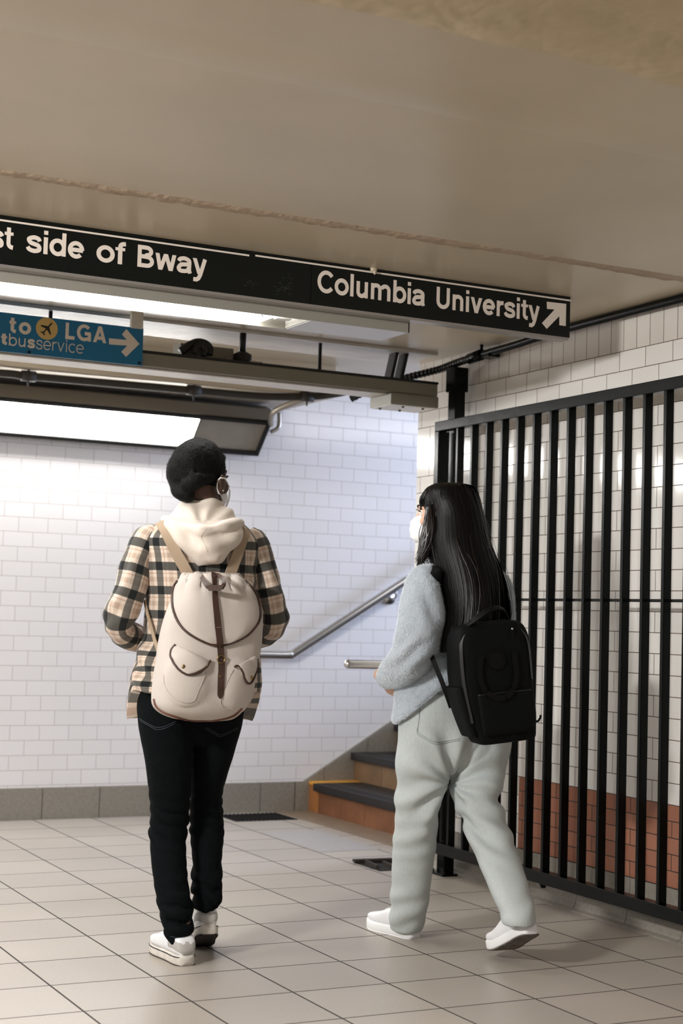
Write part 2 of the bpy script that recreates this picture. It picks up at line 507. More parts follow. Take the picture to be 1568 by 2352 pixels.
wb = MB().box(-4, 9, YB, YB+0.2, -0.1, 3.2)
struct('wall_back', wb, M_wallb)
wl = MB().box(-4.2, -4, -1, YB+0.2, -0.1, 3.2)
struct('wall_left', wl, M_wallb)

ZT, ZB0, ZB1 = 2.138, 0.465, 0.175
def right_face(z0, z1, x=XW): return MB().box(x, XW+0.2, -1.0, YE, z0, z1)
struct('wall_right', right_face(ZB0, ZT), M_wallr)
struct('wall_right_top_course', right_face(ZT, ZC+0.15), M_soldier)
YBR = 5.42          # the red-brown course starts here, white tile beyond it
struct('wall_right_brick_course', MB().box(XW, XW+0.2, -1.0, YBR, ZB1, ZB0), M_brick)
struct('wall_right_low_course', MB().box(XW, XW+0.2, YBR, YE, ZB1, ZB0), M_wallr)
# coved granite base of the right wall
cv = MB(); prof = [(XW+0.05, ZB1), (XW-0.004, ZB1-0.002), (XW-0.008, 0.085), (XW-0.012, 0.060), (XW-0.012, 0.056), (XW-0.016, 0.055), (XW-0.020, 0.030), (XW-0.030, 0.012), (XW-0.045, 0.004), (XW-0.045, 0.0), (XW+0.05, 0.0)]
yy = []
y = -1.0
k = 0
while y < YE:
    yn = min(y+0.315, YE)
    cvp = [(px_, y+0.0012, pz) for px_, pz in prof]; cvq = [(px_, yn-0.0012, pz) for px_, pz in prof]
    m_ = len(prof)
    cv.add(cvp+cvq, [(i, i+1, m_+i+1, m_+i) for i in range(m_-1)]+[tuple(range(m_))[::-1], tuple(range(m_, 2*m_))])
    y = yn
struct('baseboard_right', cv, M_granite)
struct('baseboard_right_backing', MB().box(XW+0.001, XW+0.1, -1, YE-0.002, 0.0, ZB1-0.004), M_gap)

# granite base of the back wall, rising beside the stairs
gx = [2.386+0.3105*k for k in range(-18, 5)] + [3.84]
bb = MB()
for a, b in zip(gx[:-1], gx[1:]):
    bb.box(a+0.0018, b-0.0018, YB-0.02, YB+0.05, 0.0, 0.163, 0.002)
struct('baseboard_back', bb, M_granite)
struct('baseboard_back_backing', MB().box(-4, 3.84, YB-0.017, YB+0.05, 0.0, 0.16), M_gap)
S0, SL = (3.895, 0.163), 0.602
st = MB()
sx = [3.842, 4.022, 4.297, 4.60, 4.9, 5.2, 5.5, 5.8, 6.2]
for a, b in zip(sx[:-1], sx[1:]):
    a2, b2 = a+0.0018, b-0.0018
    zt = lambda x: S0[1]+max(0.0, x-S0[0])*SL
    pts = [(a2, YB-0.02, 0.0), (b2, YB-0.02, 0.0), (b2, YB-0.02, zt(b2))]
    if a2 < S0[0] < b2: pts.append((S0[0], YB-0.02, S0[1]))
    pts.append((a2, YB-0.02, zt(a2)))
    st.poly(pts, (0, 0.06, 0))
struct('baseboard_stair', st, M_granite)

# ------------------------------------------------------------------ stairs
M_riser = mat('stained_orange_granite', srgb(124, 82, 56), rough=0.45, var=0.26, vscale=7, bump=0.06)
M_riser2 = mat('stained_brown_granite', srgb(126, 100, 74), rough=0.45, var=0.2, vscale=8, bump=0.06)
M_tread = mat('black_rubber_tread', srgb(30, 29, 30), rough=0.45, var=0.1, vscale=12, bump=0.1, bscale=60)
M_yellow = mat('yellow_edge_paint', srgb(226, 164, 62), rough=0.45, var=0.1, vscale=12)
M_concrete = mat('stair_concrete', srgb(112, 100, 88), rough=0.7, var=0.1)
stairs = thing('staircase', 'stone staircase with black treads going up to the right behind the person in pale jeans', 'stairs', (4.0, 7.2, 0))
RX, TR, RZ = 3.93, 0.278, 0.160
Y0s, Y1s = YE+0.06, YB-0.021
NST = 8
core = MB()
for k in range(NST):
    x = RX+k*TR
    core.box(x+0.02, RX+NST*TR+0.4, Y0s, Y1s, k*RZ if k else 0.0, (k+1)*RZ-0.012)
core.build('stair_core', M_concrete, stairs)
for k in range(NST):
    x = RX+k*TR
    z0, z1 = k*RZ, (k+1)*RZ
    rb = MB(); w = 0.335; yy_ = Y1s
    while yy_ > Y0s+0.02:
        y2 = max(yy_-w, Y0s)
        rb.box(x, x+0.02, y2+0.002, yy_-0.002, z0, z1-0.012, 0.001)
        yy_ = y2
    rb.build('riser', M_riser if k == 0 else M_riser2, stairs)
    tb = MB()
    ye = Y1s-(0.10 if k == 0 else 0.012)
    tb.box(x-0.028, x+TR+0.02, Y0s+0.01, ye, z1-0.012, z1+0.004, 0.002)
    tb.box(x-0.028, x-0.006, Y0s+0.01, ye, z1-0.038, z1-0.010, 0.003)
    t_ = tb.build('tread', M_tread, stairs)
    gr = MB()
    for q in range(7):
        gr.box(x-0.020+q*0.012, x-0.014+q*0.012, Y0s+0.03, ye-0.02, z1+0.004, z1+0.0056)
    gr.build('grip_ridges', M_tread, t_)
ys = MB().box(RX-0.004, RX+TR+0.03, Y1s-0.098, Y1s, RZ-0.012, RZ+0.006, 0.002)
ys.build('edge_strip', M_yellow, stairs, label='yellow painted strip at the wall end of the lowest step')
ys2 = MB().box(RX-0.003, RX+0.0, Y1s-0.125, Y1s-0.002, 0.0, RZ-0.014)
ys2.build('edge_strip', mat('orange_worn_paint', srgb(158, 104, 58), rough=0.5, var=0.15, vscale=9), stairs)

# ------------------------------------------------------------------ things set into the floor
hp = MB(); hp.box(3.30, 3.62, 6.58, 7.26, -0.004, 0.0025, 0.001)
o = hp.build('floor_plate', M_blue_tile)
tag(o, 'flat grey access plate let into the floor before the stairs', 'floor plate')
bs = MB().box(3.72, 3.925, YE+0.1, YB-0.03, -0.004, 0.0018)
o = bs.build('floor_strip', M_brown_tile); tag(o, 'brown stone strip of floor along the foot of the stairs', 'floor strip')
M_dark = mat('dark_steel', srgb(30, 30, 30), rough=0.45, metal=0.6)
M_rust = mat('rusty_steel', srgb(54, 46, 40), rough=0.6, metal=0.3, var=0.25, vscale=20)
gt = thing('floor_grate', 'black drain grate in the floor against the grey base of the tiled wall', 'grate', (3.5, 7.8, 0))
MB().box(3.34, 3.70, 7.66, 7.93, -0.01, 0.003, 0.001).build('frame', M_dark, gt)
gb = MB()
for i in range(14): gb.box(3.355+i*0.0245, 3.363+i*0.0245, 7.675, 7.915, 0.003, 0.008)
gb.build('slats', M_dark, gt)
dt = thing('gate_track', 'rusty open steel track in the floor at the foot of the black gate', 'track', (3.38, 6.15, 0))
MB().box(3.31, 3.56, 6.02, 6.26, -0.01, 0.002).build('pit', mat('pit_black', srgb(12, 12, 12), rough=0.9), dt)
MB().obox((3.42, 6.235, 0.012), (0.12, -0.012, 0.0), (0.0015, 0.014, 0.0), (0, 0, 0.006)).build('angle_bar', M_rust, dt)
MB().obox((3.40, 6.10, 0.010), (0.012, 0.075, 0.0), (0.006, -0.001, 0.0), (0, 0, 0.008)).build('rail', M_rust, dt)
MB().obox((3.34, 6.16, 0.010), (0.012, 0.085, 0.0), (0.005, -0.001, 0.0), (0, 0, 0.008)).build('rail', M_rust, dt)

# ------------------------------------------------------------------ handrails
M_steel = mat('brushed_steel', srgb(196, 194, 192), rough=0.3, metal=1.0)
hr = thing('handrail', 'steel handrail rising along the far white tiled wall', 'handrail', (3.8, YB-0.07, 0.87))
yh = YB-0.075
def smooth_path(P, n=8): return cr(P, n)
bend = [(3.30, yh, 0.872), (3.60, yh, 0.872), (3.735, yh, 0.872), (3.765, yh, 0.876), (3.80, yh, 0.896), (4.2, yh, 1.141), (4.6, yh, 1.386), (5.4, yh, 1.876)]
MB().tube(cr(bend, 4), 0.024, 16).build('rail', M_steel, hr, True)
def bracket(x, z, par):
    b = MB(); b.tube(smooth_path([(x, yh, z-0.021), (x, yh+0.002, z-0.05), (x, yh+0.025, z-0.068), (x, YB-0.005, z-0.068)]), 0.008, 8)
    b.tube([(x, YB-0.008, z-0.068), (x, YB+0.001, z-0.068)], 0.034, 18)
    b.build('bracket', M_steel, par, True)
bracket(4.425, 1.279, hr); bracket(3.45, 0.872, hr)
yr = YE+0.09
hr2 = thing('handrail', 'short steel handrail end sticking out left of the blue plush jacket', 'handrail', (3.4, yr, 0.88))
p0 = on_plane(790, 1525, 1, yr)
xa = p0[0]+0.02
MB().tube(smooth_path([(xa, yr, p0[2]), (xa+0.05, yr, p0[2]), (xa+0.35, yr, p0[2]), (xa+0.50, yr, p0[2]+0.02), (xa+1.2, yr, p0[2]+0.44), (xa+1.9, yr, p0[2]+0.86)], 6), 0.021, 14).build('rail', M_steel, hr2, True)
MB().add(*ellipsoid((xa, yr, p0[2]), 0.020, 0.0212, 0.0212, n=14)).build('end_cap', M_steel, hr2, True)
b = MB(); b.tube(smooth_path([(xa+0.42, yr, p0[2]-0.018), (xa+0.42, yr-0.02, p0[2]-0.06), (xa+0.42, YE, p0[2]-0.06)]), 0.008, 8); b.build('bracket', M_steel, hr2, True)

zc_ = ZC-0.017
# ------------------------------------------------------------------ the black gate and its post
M_black = mat('gloss_black_paint', srgb(10, 13, 12), rough=0.24, spec=0.13, bump=0.05, bscale=25, var=0.2, vscale=40)
XG = 3.46
gate = thing('gate', 'black steel bar gate swung open along the tiled right wall', 'gate', (XG+0.02, 5.0, 0.11))
def gy(px, py): return on_plane(px, py, 0, XG)[1]
YG1 = gy(1000, 1000)
zt1 = 1.962; zt0 = zt1-0.043
MB().box(XG-0.006, XG+0.038, 3.4, YG1, zt0, zt1, 0.003).build('top_rail', M_black, gate)
MB().box(XG-0.006, XG+0.05, YG1-0.036, YG1, 0.14, zt0, 0.003).build('stile', M_black, gate)
zb1 = 0.150; zb0 = 0.103
MB().box(XG-0.006, XG+0.038, 3.4, 3.436, zb1, zt0, 0.003).build('stile', M_black, gate)
MB().box(XG-0.006, XG+0.038, 3.4, YG1, zb0, zb1, 0.003).build('bottom_rail', M_black, gate)
MB().box(XG+0.016, XG+0.026, 3.42, YG1-0.03, 1.181, 1.192, 0.001).build('middle_rail', M_black, gate)
bars = [(1050, 982), (1081, 980), (1119, 970), (1153, 965), (1189, 958), (1227, 952), (1265.6, 946), (1307.5, 936), (1347.6, 932), (1390.7, 925), (1433, 915), (1479, 908), (1526.8, 900)]
ybar = np.polyfit(np.arange(len(bars)), [on_plane(x, y, 0, XG)[1] for x, y in bars], 1)
bar_me = None
for i in range(0, 24):
    yb = ybar[1]+ybar[0]*i
    if yb < 3.48: break
    if bar_me is None:
        first = MB().box(XG-0.002, XG+0.031, -0.0085, 0.0085, zb1-0.001, zt0+0.001, 0.002).build('bar', M_black, gate)
        first.location.y = yb; bar_me = first
    else:
        c = bar_me.copy(); COL.objects.link(c); c.location.y = yb
wd = MB().tube([(XG+0.02, 5.03, zb0+0.002), (XG+0.02, 5.03, zb0-0.018)], [0.016, 0.010], 12)
wd.build('drop_bolt', M_black, gate, True)
post = thing('gate_post', 'square black steel post from floor to ceiling behind the gate edge', 'post', (3.55, 5.86, 0))
YP = on_plane(1040, 900, 0, 3.53)[1]
MB().box(3.524, 3.576, YP-0.03, YP+0.03, 0.008, zc_-0.068, 0.003).build('shaft', M_black, post)
MB().box(3.514, 3.586, YP-0.036, YP+0.036, 2.10, zc_-0.066, 0.002).build('collar', M_black, post)
MB().box(3.50, 3.575, YP-0.065, YP+0.06, 0.0, 0.010, 0.002).build('base_plate', M_black, post)
for (ox, oy) in ((3.512, -0.05), (3.512, 0.045)):
    MB().tube([(ox, YP+oy, 0.010), (ox, YP+oy, 0.020)], 0.009, 6).build('bolt', M_dark, post)

# ------------------------------------------------------------------ conduits
def conduit_path(P, n=10): return smooth_path(P, n)
zc_ = ZC-0.017
cr_ = thing('conduit', 'black conduit along the top of the tiled right wall, flexible past the post', 'conduit', (3.58, 5, zc_))
MB().tube(conduit_path([(3.588, 2.5, zc_), (3.588, 3.4, zc_), (3.588, 4.3, zc_), (3.588, 5.1, zc_-0.002), (3.578, 5.45, zc_-0.018), (3.56, 5.75, zc_-0.03)]), 0.0165, 12).build('pipe', M_black, cr_, True)
xs = [(3.56, 5.72, zc_-0.029), (3.54, 5.87, zc_-0.045), (3.515, 5.98, zc_-0.062), (3.45, 6.12, zc_-0.083), (3.36, 6.24, zc_-0.115), (3.28, 6.36, zc_-0.17)]
fp = conduit_path(xs, 24)
rr = [0.0165+0.0018*math.sin(i*1.9) for i in range(len(fp))]
M_flex = mat('black_flex_conduit', srgb(34, 33, 30), rough=0.32, metal=0.3)
MB().tube(fp, rr, 12).build('flexible_section', M_flex, cr_, True)
MB().tube([(3.56, 5.69, zc_-0.028), (3.562, 5.79, zc_-0.034)], 0.024, 12).build('coupling', M_black, cr_, True)
MB().tube([(3.566, 5.70, zc_-0.01), (3.566, 5.70, ZC+0.002)], 0.007, 8).build('hanger', M_black, cr_, True)
MB().box(3.55, 3.61, 5.62, 5.70, ZC-0.062, ZC-0.048, 0.002).build('clamp', M_black, cr_)

zk = 2.238
ck = thing('conduit', 'dark conduit clamped under the soffit above the long bright light', 'conduit', (2.8, 7.5, zk))
yk = 7.46
kp = [on_plane(x, y, 1, Y) for x, y, Y in ((-300, 838, 7.5), (0, 857, 7.5), (65, 864, 7.5), (250, 880, 7.48), (445, 897, 7.45), (600, 910, 7.43), (705, 911, 7.38), (760, 906, 7.32), (800, 898, 7.2), (860, 880, 6.9))]
M_cond = mat('dull_dark_conduit', srgb(52, 47, 41), rough=0.7)
MB().tube(conduit_path(kp, 8), 0.0195, 12).build('pipe', M_cond, ck, True)
for i in (2, 4, 6):
    p = kp[i]
    b = MB().tube([p+np.array([-0.035, 0, 0]), p+np.array([0.035, 0, 0])], 0.027, 12); b.build('clamp', M_cond, ck, True)
    b = MB().tube([p, p+np.array([0, 0, 0.075])], 0.007, 8); b.tube([p-np.array([0, 0, 0.05]), p], [0.004, 0.009], 8); b.build('hanger_rod', M_cond, ck, True)
M_pipe = mat('galvanised_pipe', srgb(150, 142, 130), rough=0.4, metal=0.7)
bp_ = [on_plane(x, y, 1, 7.5+t) for x, y, t in ((700, 915, -0.08), (665, 928, 0.0), (630, 945, 0.1), (622, 960, 0.2), (622, 975, 0.3))]
pk = thing('pipe', 'grey metal pipe from the conduit down to the end of the corner light', 'pipe', tuple(bp_[2]))
MB().tube(conduit_path(bp_), 0.016, 10).build('upper_run', M_pipe, pk, True)
b2 = [on_plane(x, y, 1, 7.86) for x, y in ((641, 948), (641, 972), (637, 984), (622, 992))]
MB().tube(conduit_path(b2), 0.012, 10).build('elbow', M_pipe, pk, True)

# ------------------------------------------------------------------ overhead raceway with camera fittings
YR = 5.93
M_race = mat('grey_painted_steel', srgb(128, 124, 112), rough=0.38, var=0.03, vscale=10)
M_race2 = mat('pale_painted_steel', srgb(206, 202, 194), rough=0.35, var=0.06, vscale=20)
M_line = mat('black_edge', srgb(18, 18, 17), rough=0.5)
zr1 = on_plane(329, 808, 1, YR)[2]; zr0 = on_plane(1005, 911, 1, YR)[2]
zr1 = 0.5*(zr1+on_plane(1005, 885, 1, YR)[2])
xr1 = on_plane(1005, 895, 1, YR)[0]
race = thing('raceway', 'long grey steel trough hung across the passage below the ceiling', 'trough', (2.5, YR, zr0))
MB().box(-2.0, xr1, YR, YR+0.19, zr0, zr1, 0.004).build('trough', M_race, race)
MB().box(-2.0, xr1-0.24, YR+0.03, YR+0.172, zr0-0.008, zr0-0.0005, 0.002).build('bottom_cover', M_race2, race)
MB().box(-2.0, xr1+0.002, YR-0.002, YR+0.014, zr1, zr1+0.010).build('top_edge', M_line, race)
xb0 = on_plane(897, 905, 1, YR)[0]
MB().box(xb0, xr1+0.003, YR-0.004, YR+0.19, zr0-0.052, zr0-0.002, 0.002).build('end_box', M_race, race)
MB().box(xb0+0.004, xr1-0.002, YR+0.004, YR+0.185, zr0-0.0545, zr0-0.052).build('end_box_cover', M_race2, race)
for k in range(4):
    MB().tube([(xb0+0.03+0.05*k, YR+(0.03 if k % 2 else 0.15), zr0-0.0545), (xb0+0.03+0.05*k, YR+(0.03 if k % 2 else 0.15), zr0-0.060)], 0.006, 8).build('screw', M_dark, race)
for x in (0.6, 1.75, 2.95):
    MB().tube([(x, YR+0.1, zr1), (x, YR+0.1, ZC+0.002)], 0.008, 8).build('hanger_rod', M_dark, race)

jb = thing('junction_box', 'small grey box with black cables on top of the raceway', 'box', tuple(on_plane(455, 800, 1, YR+0.1)))
pa = on_plane(407, 797, 1, YR+0.12); pb = on_plane(528, 813, 1, YR+0.12)
MB().box(pa[0], pb[0], YR+0.08, YR+0.17, zr1+0.002, pa[2]+0.012, 0.003).build('body', M_race, jb)
M_cable = mat('black_cable', srgb(22, 22, 21), rough=0.5)
def at(px_, py_, Y): return on_plane(px_, py_, 1, Y)
MB().tube(smooth_path([at(415, 808, YR+0.05), at(432, 795, YR+0.05), at(452, 787, YR+0.06), at(470, 790, YR+0.06), at(480, 800, YR+0.06), at(478, 815, YR+0.06)]), 0.018, 10).build('cable', M_cable, jb, True)
MB().tube(smooth_path([at(445, 812, YR+0.03), at(450, 797, YR+0.03), at(462, 793, YR+0.03), at(470, 803, YR+0.03), at(466, 818, YR+0.03)]), 0.013, 10).build('cable', M_cable, jb, True)
cp = thing('ceiling_clamp', 'black domed clamp on a short stem above the raceway', 'clamp', tuple(on_plane(556, 815, 1, YR+0.08)))
q = on_plane(556, 830, 1, YR+0.08)
MB().tube([(q[0], q[1], zr1), (q[0], q[1], q[2]+0.028), (q[0], q[1], q[2]+0.040)], [0.042, 0.040, 0.018], 18).build('dome', M_cable, cp, True)
MB().tube([(q[0], q[1], q[2]+0.03), (q[0], q[1], ZC+0.002)], 0.014, 12).build('stem', M_cable, cp, True)
MB().box(q[0]+0.012, q[0]+0.068, q[1]-0.06, q[1]-0.02, zr1, zr1+0.020, 0.002).build('foot', M_race2, cp)
br = thing('steel_bracket', 'black angle brackets holding the end of the raceway under the flexible conduit', 'bracket', (3.32, YR+0.12, zr1))
for xk in (3.32, 3.37):
    MB().obox((xk, YR+0.13, (zr1+ZC)/2+0.003), (0.008, 0, 0), (0, 0.03, 0), (0.016, 0, (ZC-zr1)/2-0.003)).build('strut', M_cable, br)

# ------------------------------------------------------------------ lights
M_house = mat('grey_light_housing', srgb(150, 147, 138), rough=0.35, metal=0.1)
M_cover = mat('brushed_cover_plate', srgb(196, 196, 198), rough=0.35, metal=0.25, var=0.08, vscale=30, stretch=(1, 8, 1))
M_tube1 = emit_mat('lit_tubes', (1.0, 0.985, 0.955, 1), FIX1_EMIT)
M_tube2 = emit_mat('lit_diffuser', (1.0, 0.985, 0.95, 1), FIX2_EMIT)
YS = 4.665           # face of the hanging sign
zs1 = on_plane(655, 578, 1, YS)[2]; zs0 = on_plane(655, 691, 1, YS)[2]
xs1 = on_plane(1309, 720, 1, YS)[0]
YF0 = YS+0.055
zf = on_plane(938, 764, 1, YF0)[2]
xf1 = on_plane(940, 750, 1, YF0)[0]
xl1 = on_plane(715, 737, 1, YF0)[0]
YF1 = YF0+0.205
lf = thing('light_fixture', 'strip light fixed behind the black hanging sign, lit at its left', 'light', ((xl1-1)/2, YF0, zf))
h = MB()
h.box(-1.5, xf1, YF0, YF0+0.004, zf, zs0+0.006); h.box(-1.5, xf1, YF1-0.004, YF1, zf, zs0+0.02)
h.box(-1.5, xf1, YF0, YF1, zs0+0.006, zs0+0.02); h.box(xf1-0.004, xf1, YF0, YF1, zf, zs0+0.006)
h.build('housing', M_house, lf)
MB().box(xl1, xf1-0.004, YF0+0.004, YF1-0.004, zf, zf+0.006).build('cover_plate', M_cover, lf)
MB().box(-1.5, xl1-0.105, YF0+0.005, YF1-0.005, zf+0.012, zf+0.016).build('diffuser', M_tube1, lf)
M_white = mat('white_enamel', srgb(236, 236, 232), rough=0.35)
MB().box(xl1-0.105, xl1-0.002, YF0+0.005, YF1-0.005, zf+0.030, zf+0.034).build('reflector', M_white, lf)
MB().box(xl1-0.004, xl1, YF0+0.004, YF1-0.004, zf+0.004, zf+0.034).build('end_plate', M_white, lf)
MB().box(xl1-0.10, xl1-0.045, YF0+0.06, YF0+0.09, zf+0.006, zf+0.030, 0.004).build('lamp_holder', M_white, lf)
MB().tube(smooth_path([(xl1-0.165, YF0+0.05, zf+0.024), (xl1-0.155, YF0+0.06, zf+0.008), (xl1-0.140, YF0+0.075, zf+0.010)]), 0.002, 6).build('wire', M_cable, lf, True)

# corner light over the back wall
YA, ZA, YBk, ZBk = 7.80, 2.150, 7.95, 2.000
xl2 = 3.115; xe = 3.525
lc = thing('light_fixture', 'large corner light over the far tiled wall, lit except its right end', 'light', (1.8, 7.85, 2.1))
h = MB(); prof = [(YA+0.004, ZA-0.004), (YBk+0.004, ZBk-0.012), (YB, ZBk-0.012), (YB, 2.25), (7.87, 2.25), (7.80, 2.225), (YA-0.010, ZA+0.012)]
h.poly([(-1.5, y, z) for y, z in prof], (xe+1.5, 0, 0))
h.build('housing', mat('dark_light_housing', srgb(120, 114, 104), rough=0.3, metal=0.5), lc)
nrm = unit(np.array([0, -(ZA-ZBk), -(YBk-YA)]))
def slab(x0, x1, t0, t1, l0, l1, mb=None):
    """slab on the sloping face between fractions t0..t1 of it, from lift l0 to l1"""
    mb = mb or MB(); a = np.array([0, YA, ZA]); b = np.array([0, YBk, ZBk])
    A, B = a+(b-a)*t0, a+(b-a)*t1
    pts = [A+nrm*l0, B+nrm*l0, B+nrm*l1, A+nrm*l1]
    return mb.poly([(x0, p[1], p[2]) for p in pts], (x1-x0, 0, 0))
slab(-1.5, xl2, 0.03, 0.97, 0.0, 0.006).build('diffuser', M_tube2, lc)
slab(xl2, xe-0.02, 0.03, 0.97, 0.0, 0.005).build('diffuser', mat('dull_diffuser', srgb(148, 142, 132), rough=0.35, var=0.1, vscale=9), lc, label='unlit grey right end of the diffuser')
fr = MB(); slab(-1.5, xe, -0.06, 0.03, 0.004, 0.016, fr); slab(-1.5, xe, 0.97, 1.08, 0.004, 0.016, fr); slab(xe-0.022, xe, 0, 1, 0.004, 0.016, fr)
fr.build('frame', M_line, lc)
slab(xl2-0.006, xl2+0.006, 0.02, 0.98, 0.004, 0.010).build('divider', M_race, lc)
# ------------------------------------------------------------------ lettering built from strokes
def arc(cx, cy, rx, ry, a0, a1, n=14):
    return [(cx+rx*math.cos(R_(a0+(a1-a0)*i/n)), cy+ry*math.sin(R_(a0+(a1-a0)*i/n))) for i in range(n+1)]
def L(*p): return ('l', list(p))
def D(x0, y0, x1, y1): return ('d', (x0, y0, x1, y1))         # diagonal with level ends
def S(pts, n=6): return ('l', [tuple(q) for q in cr(pts, n)])
def glyph(ch, s):
    """strokes and advance of one letter; s is the stroke width, cap height 0.72, x height 0.53"""
    h = s/2; X = 0.535; C = 0.72
    xm = X-h; rx = 0.27-h; ry = X/2-h+0.012; cy = X/2
    if ch == 's': return [S([(0.445, .375), (.40, X-h-0.02), (.265, X-h+.012), (.13, X-h-.03), (.085+h*.2, .385), (.16, .305), (.27, .275), (.40, .235), (.455-h*.2, .15), (.41, h+.02), (.27, h-.012), (.12, h+.025), (.065, .165)])], .52
    if ch == 't': return [L((.15, .68), (.15, .19), *arc(.15+.13, .19, .13, .19-h, 180, 262, 6), (.31, h-.005)), ('b', (.01, .31, X-.095*(s/.13), X))], .32
    if ch == 'i': return [L((.12, 0), (.12, X)), L((.12, .615), (.12, .74))], .24
    if ch == 'l': return [L((.12, 0), (.12, .74))], .24
    if ch == 'd': return [L(*arc(.27, cy, rx, ry, 0, 360, 28)), L((.54-h, 0), (.54-h, .74))], .59
    if ch == 'b': return [L(*arc(.32, cy, rx, ry, 0, 360, 28)), L((.05+h, 0), (.05+h, .74))], .59
    if ch == 'e': return [L((.06, .265), (.51, .265)), L(*arc(.28, cy, rx, ry, -1, 318, 28))], .56
    if ch == 'c': return [L(*arc(.28, cy, rx, ry, 42, 318, 24))], .53
    if ch == 'o': return [L(*arc(.285, cy, rx+.01, ry, 0, 360, 30))], .57
    if ch == 'f': return [L((.16, 0), (.16, .56), *arc(.16+.11, .56, .11, .73-h-.56, 180, 92, 6), (.325, .735-h)), ('b', (.01, .31, X-.095*(s/.13), X))], .31
    if ch == 'B': return [L((.07+h, 0), (.07+h, C)), L((.08, C-h), (.36, C-h), *arc(.37, .53, .16, C-h-.53, 85, -85, 10), (.36, .375-h*.3), (.10, .385-h*.3)), L((.30, .385-h*.3), (.38, .375), *arc(.39, .21, .18, .21-h, 75, -85, 12), (.36, h), (.08, h))], .66
    if ch == 'C': return [L(*arc(.375, .36, .375-h-.03, .372-h, 38, 322, 30))], .70
    if ch == 'U': return [L((.06+h, C), (.06+h, .25), *arc(.34, .25, .28-h, .262-h, 180, 360, 18), (.62-h, C))], .68
    if ch == 'L': return [L((.07+h, C), (.07+h, h), (.50, h))], .54
    if ch == 'G': return [L(*arc(.375, .36, .375-h-.03, .372-h, 42, 300, 26), (.60, .12)), L((.60+.02, 0), (.62, .34)), L((.40, .33), (.675, .33))], .74
    if ch == 'A': return [D(.03+h, 0, .34, C), D(.65-h, 0, .34, C), L((.16, .20), (.52, .20))], .68
    if ch == 'w': return [D(.02+h, X, .20, 0), D(.38, X, .20, 0), D(.38, X, .56, 0), D(.74-h, X, .56, 0)], .76
    if ch == 'v': return [D(.02+h, X, .265, 0), D(.51-h, X, .265, 0)], .53
    if ch == 'y': return [D(.02+h, X, .27, .02), ('l', [(.52-h, X), (.30, .0), (.24, -.12), (.17, -.165), (.06, -.16)])], .54
    if ch == 'a': return [S([(.075, .37), (.12, X-h-.025), (.27, X-h+.01), (.40, X-h-.03), (.445, .38), (.445, .2), (.447, .1), (.475, 0)]), S([(.44, .31), (.33, .285), (.16, .26), (.075, .155), (.12, h+.005), (.24, h-.01), (.37, .085), (.44, .19)])], .54
    if ch == 'u': return [L((.06+h, X), (.06+h, .19), *arc(.27, .19, .21-h, .20-h, 180, 350, 12)), L((.52-h, X), (.52-h, 0))], .58
    if ch == 'n': return [L((.06+h, 0), (.06+h, X)), L(*arc(.29, X-.19, .23-h, .20-h, 170, 0, 12), (.52-h, 0))], .58
    if ch == 'm': return [L((.06+h, 0), (.06+h, X)), L(*arc(.275, X-.18, .215-h, .19-h, 170, 0, 12), (.49-h, 0)), L(*arc(.64, X-.18, .215-h, .19-h, 170, 0, 12), (.855-h, 0))], .915
    if ch == 'r': return [L((.06+h, 0), (.06+h, X)), L(*arc(.30, .30, .24-h, X-h-.30, 165, 88, 8), (.355, X-h))], .37
    return [], .28
def stroke_polys(st, s):
    k, p = st; h = s/2; out = []
    if k == 'b': x0, x1, y0, y1 = p; return [[(x0, y0), (x1, y0), (x1, y1), (x0, y1)]]
    if k == 'd':
        x0, y0, x1, y1 = p; dx, dy = x1-x0, y1-y0; w = h*math.hypot(dx, dy)/abs(dy)
        return [[(x0-w, y0), (x0+w, y0), (x1+w, y1), (x1-w, y1)]]
    p = np.array(p, float); keep = [0]+[i for i in range(1, len(p)) if np.linalg.norm(p[i]-p[i-1]) > 1e-5]; p = p[keep]
    m = len(p); closed = np.linalg.norm(p[0]-p[-1]) < 1e-4
    Lf = []; Rt = []
    for i in range(m):
        a = p[i-1] if i > 0 else (p[-2] if closed else None); b = p[i+1] if i < m-1 else (p[1] if closed else None)
        d1 = unit(p[i]-a) if a is not None else None; d2 = unit(b-p[i]) if b is not None else None
        if d1 is None: d1 = d2
        if d2 is None: d2 = d1
        n1 = np.array([-d1[1], d1[0]]); n2 = np.array([-d2[1], d2[0]])
        n = unit(n1+n2); k_ = min(1/max(n @ n1, 0.35), 1.6)
        Lf.append(p[i]+n*h*k_); Rt.append(p[i]-n*h*k_)
    for i in range(m-1): out.append([Rt[i], Rt[i+1], Lf[i+1], Lf[i]])
    return out
def text_mesh(txt, x0, x1, org, ax, up, size, s=0.135, lift=0.0006, track=0.0):
    """lettering on a plane: runs from x0 to x1 along ax, cap height 0.72*size"""
    adv = 0; parts = []
    for ch in txt:
        g, a = glyph(ch, s)
        parts.append((adv, g)); adv += a+track
    adv -= track
    k = (x1-x0)/adv
    mb = MB(); nrm = np.cross(ax, up)
    for off, g in parts:
        for st in g:
            for q in stroke_polys(st, s):
                lift += 2.2e-6
                mb.add([org+ax*(x0+(off+p[0])*k)+up*(p[1]*size)+nrm*lift for p in q], [tuple(range(len(q)))])
    return mb
AX = np.array([1.0, 0, 0]); NY = np.array([0, -1.0, 0])

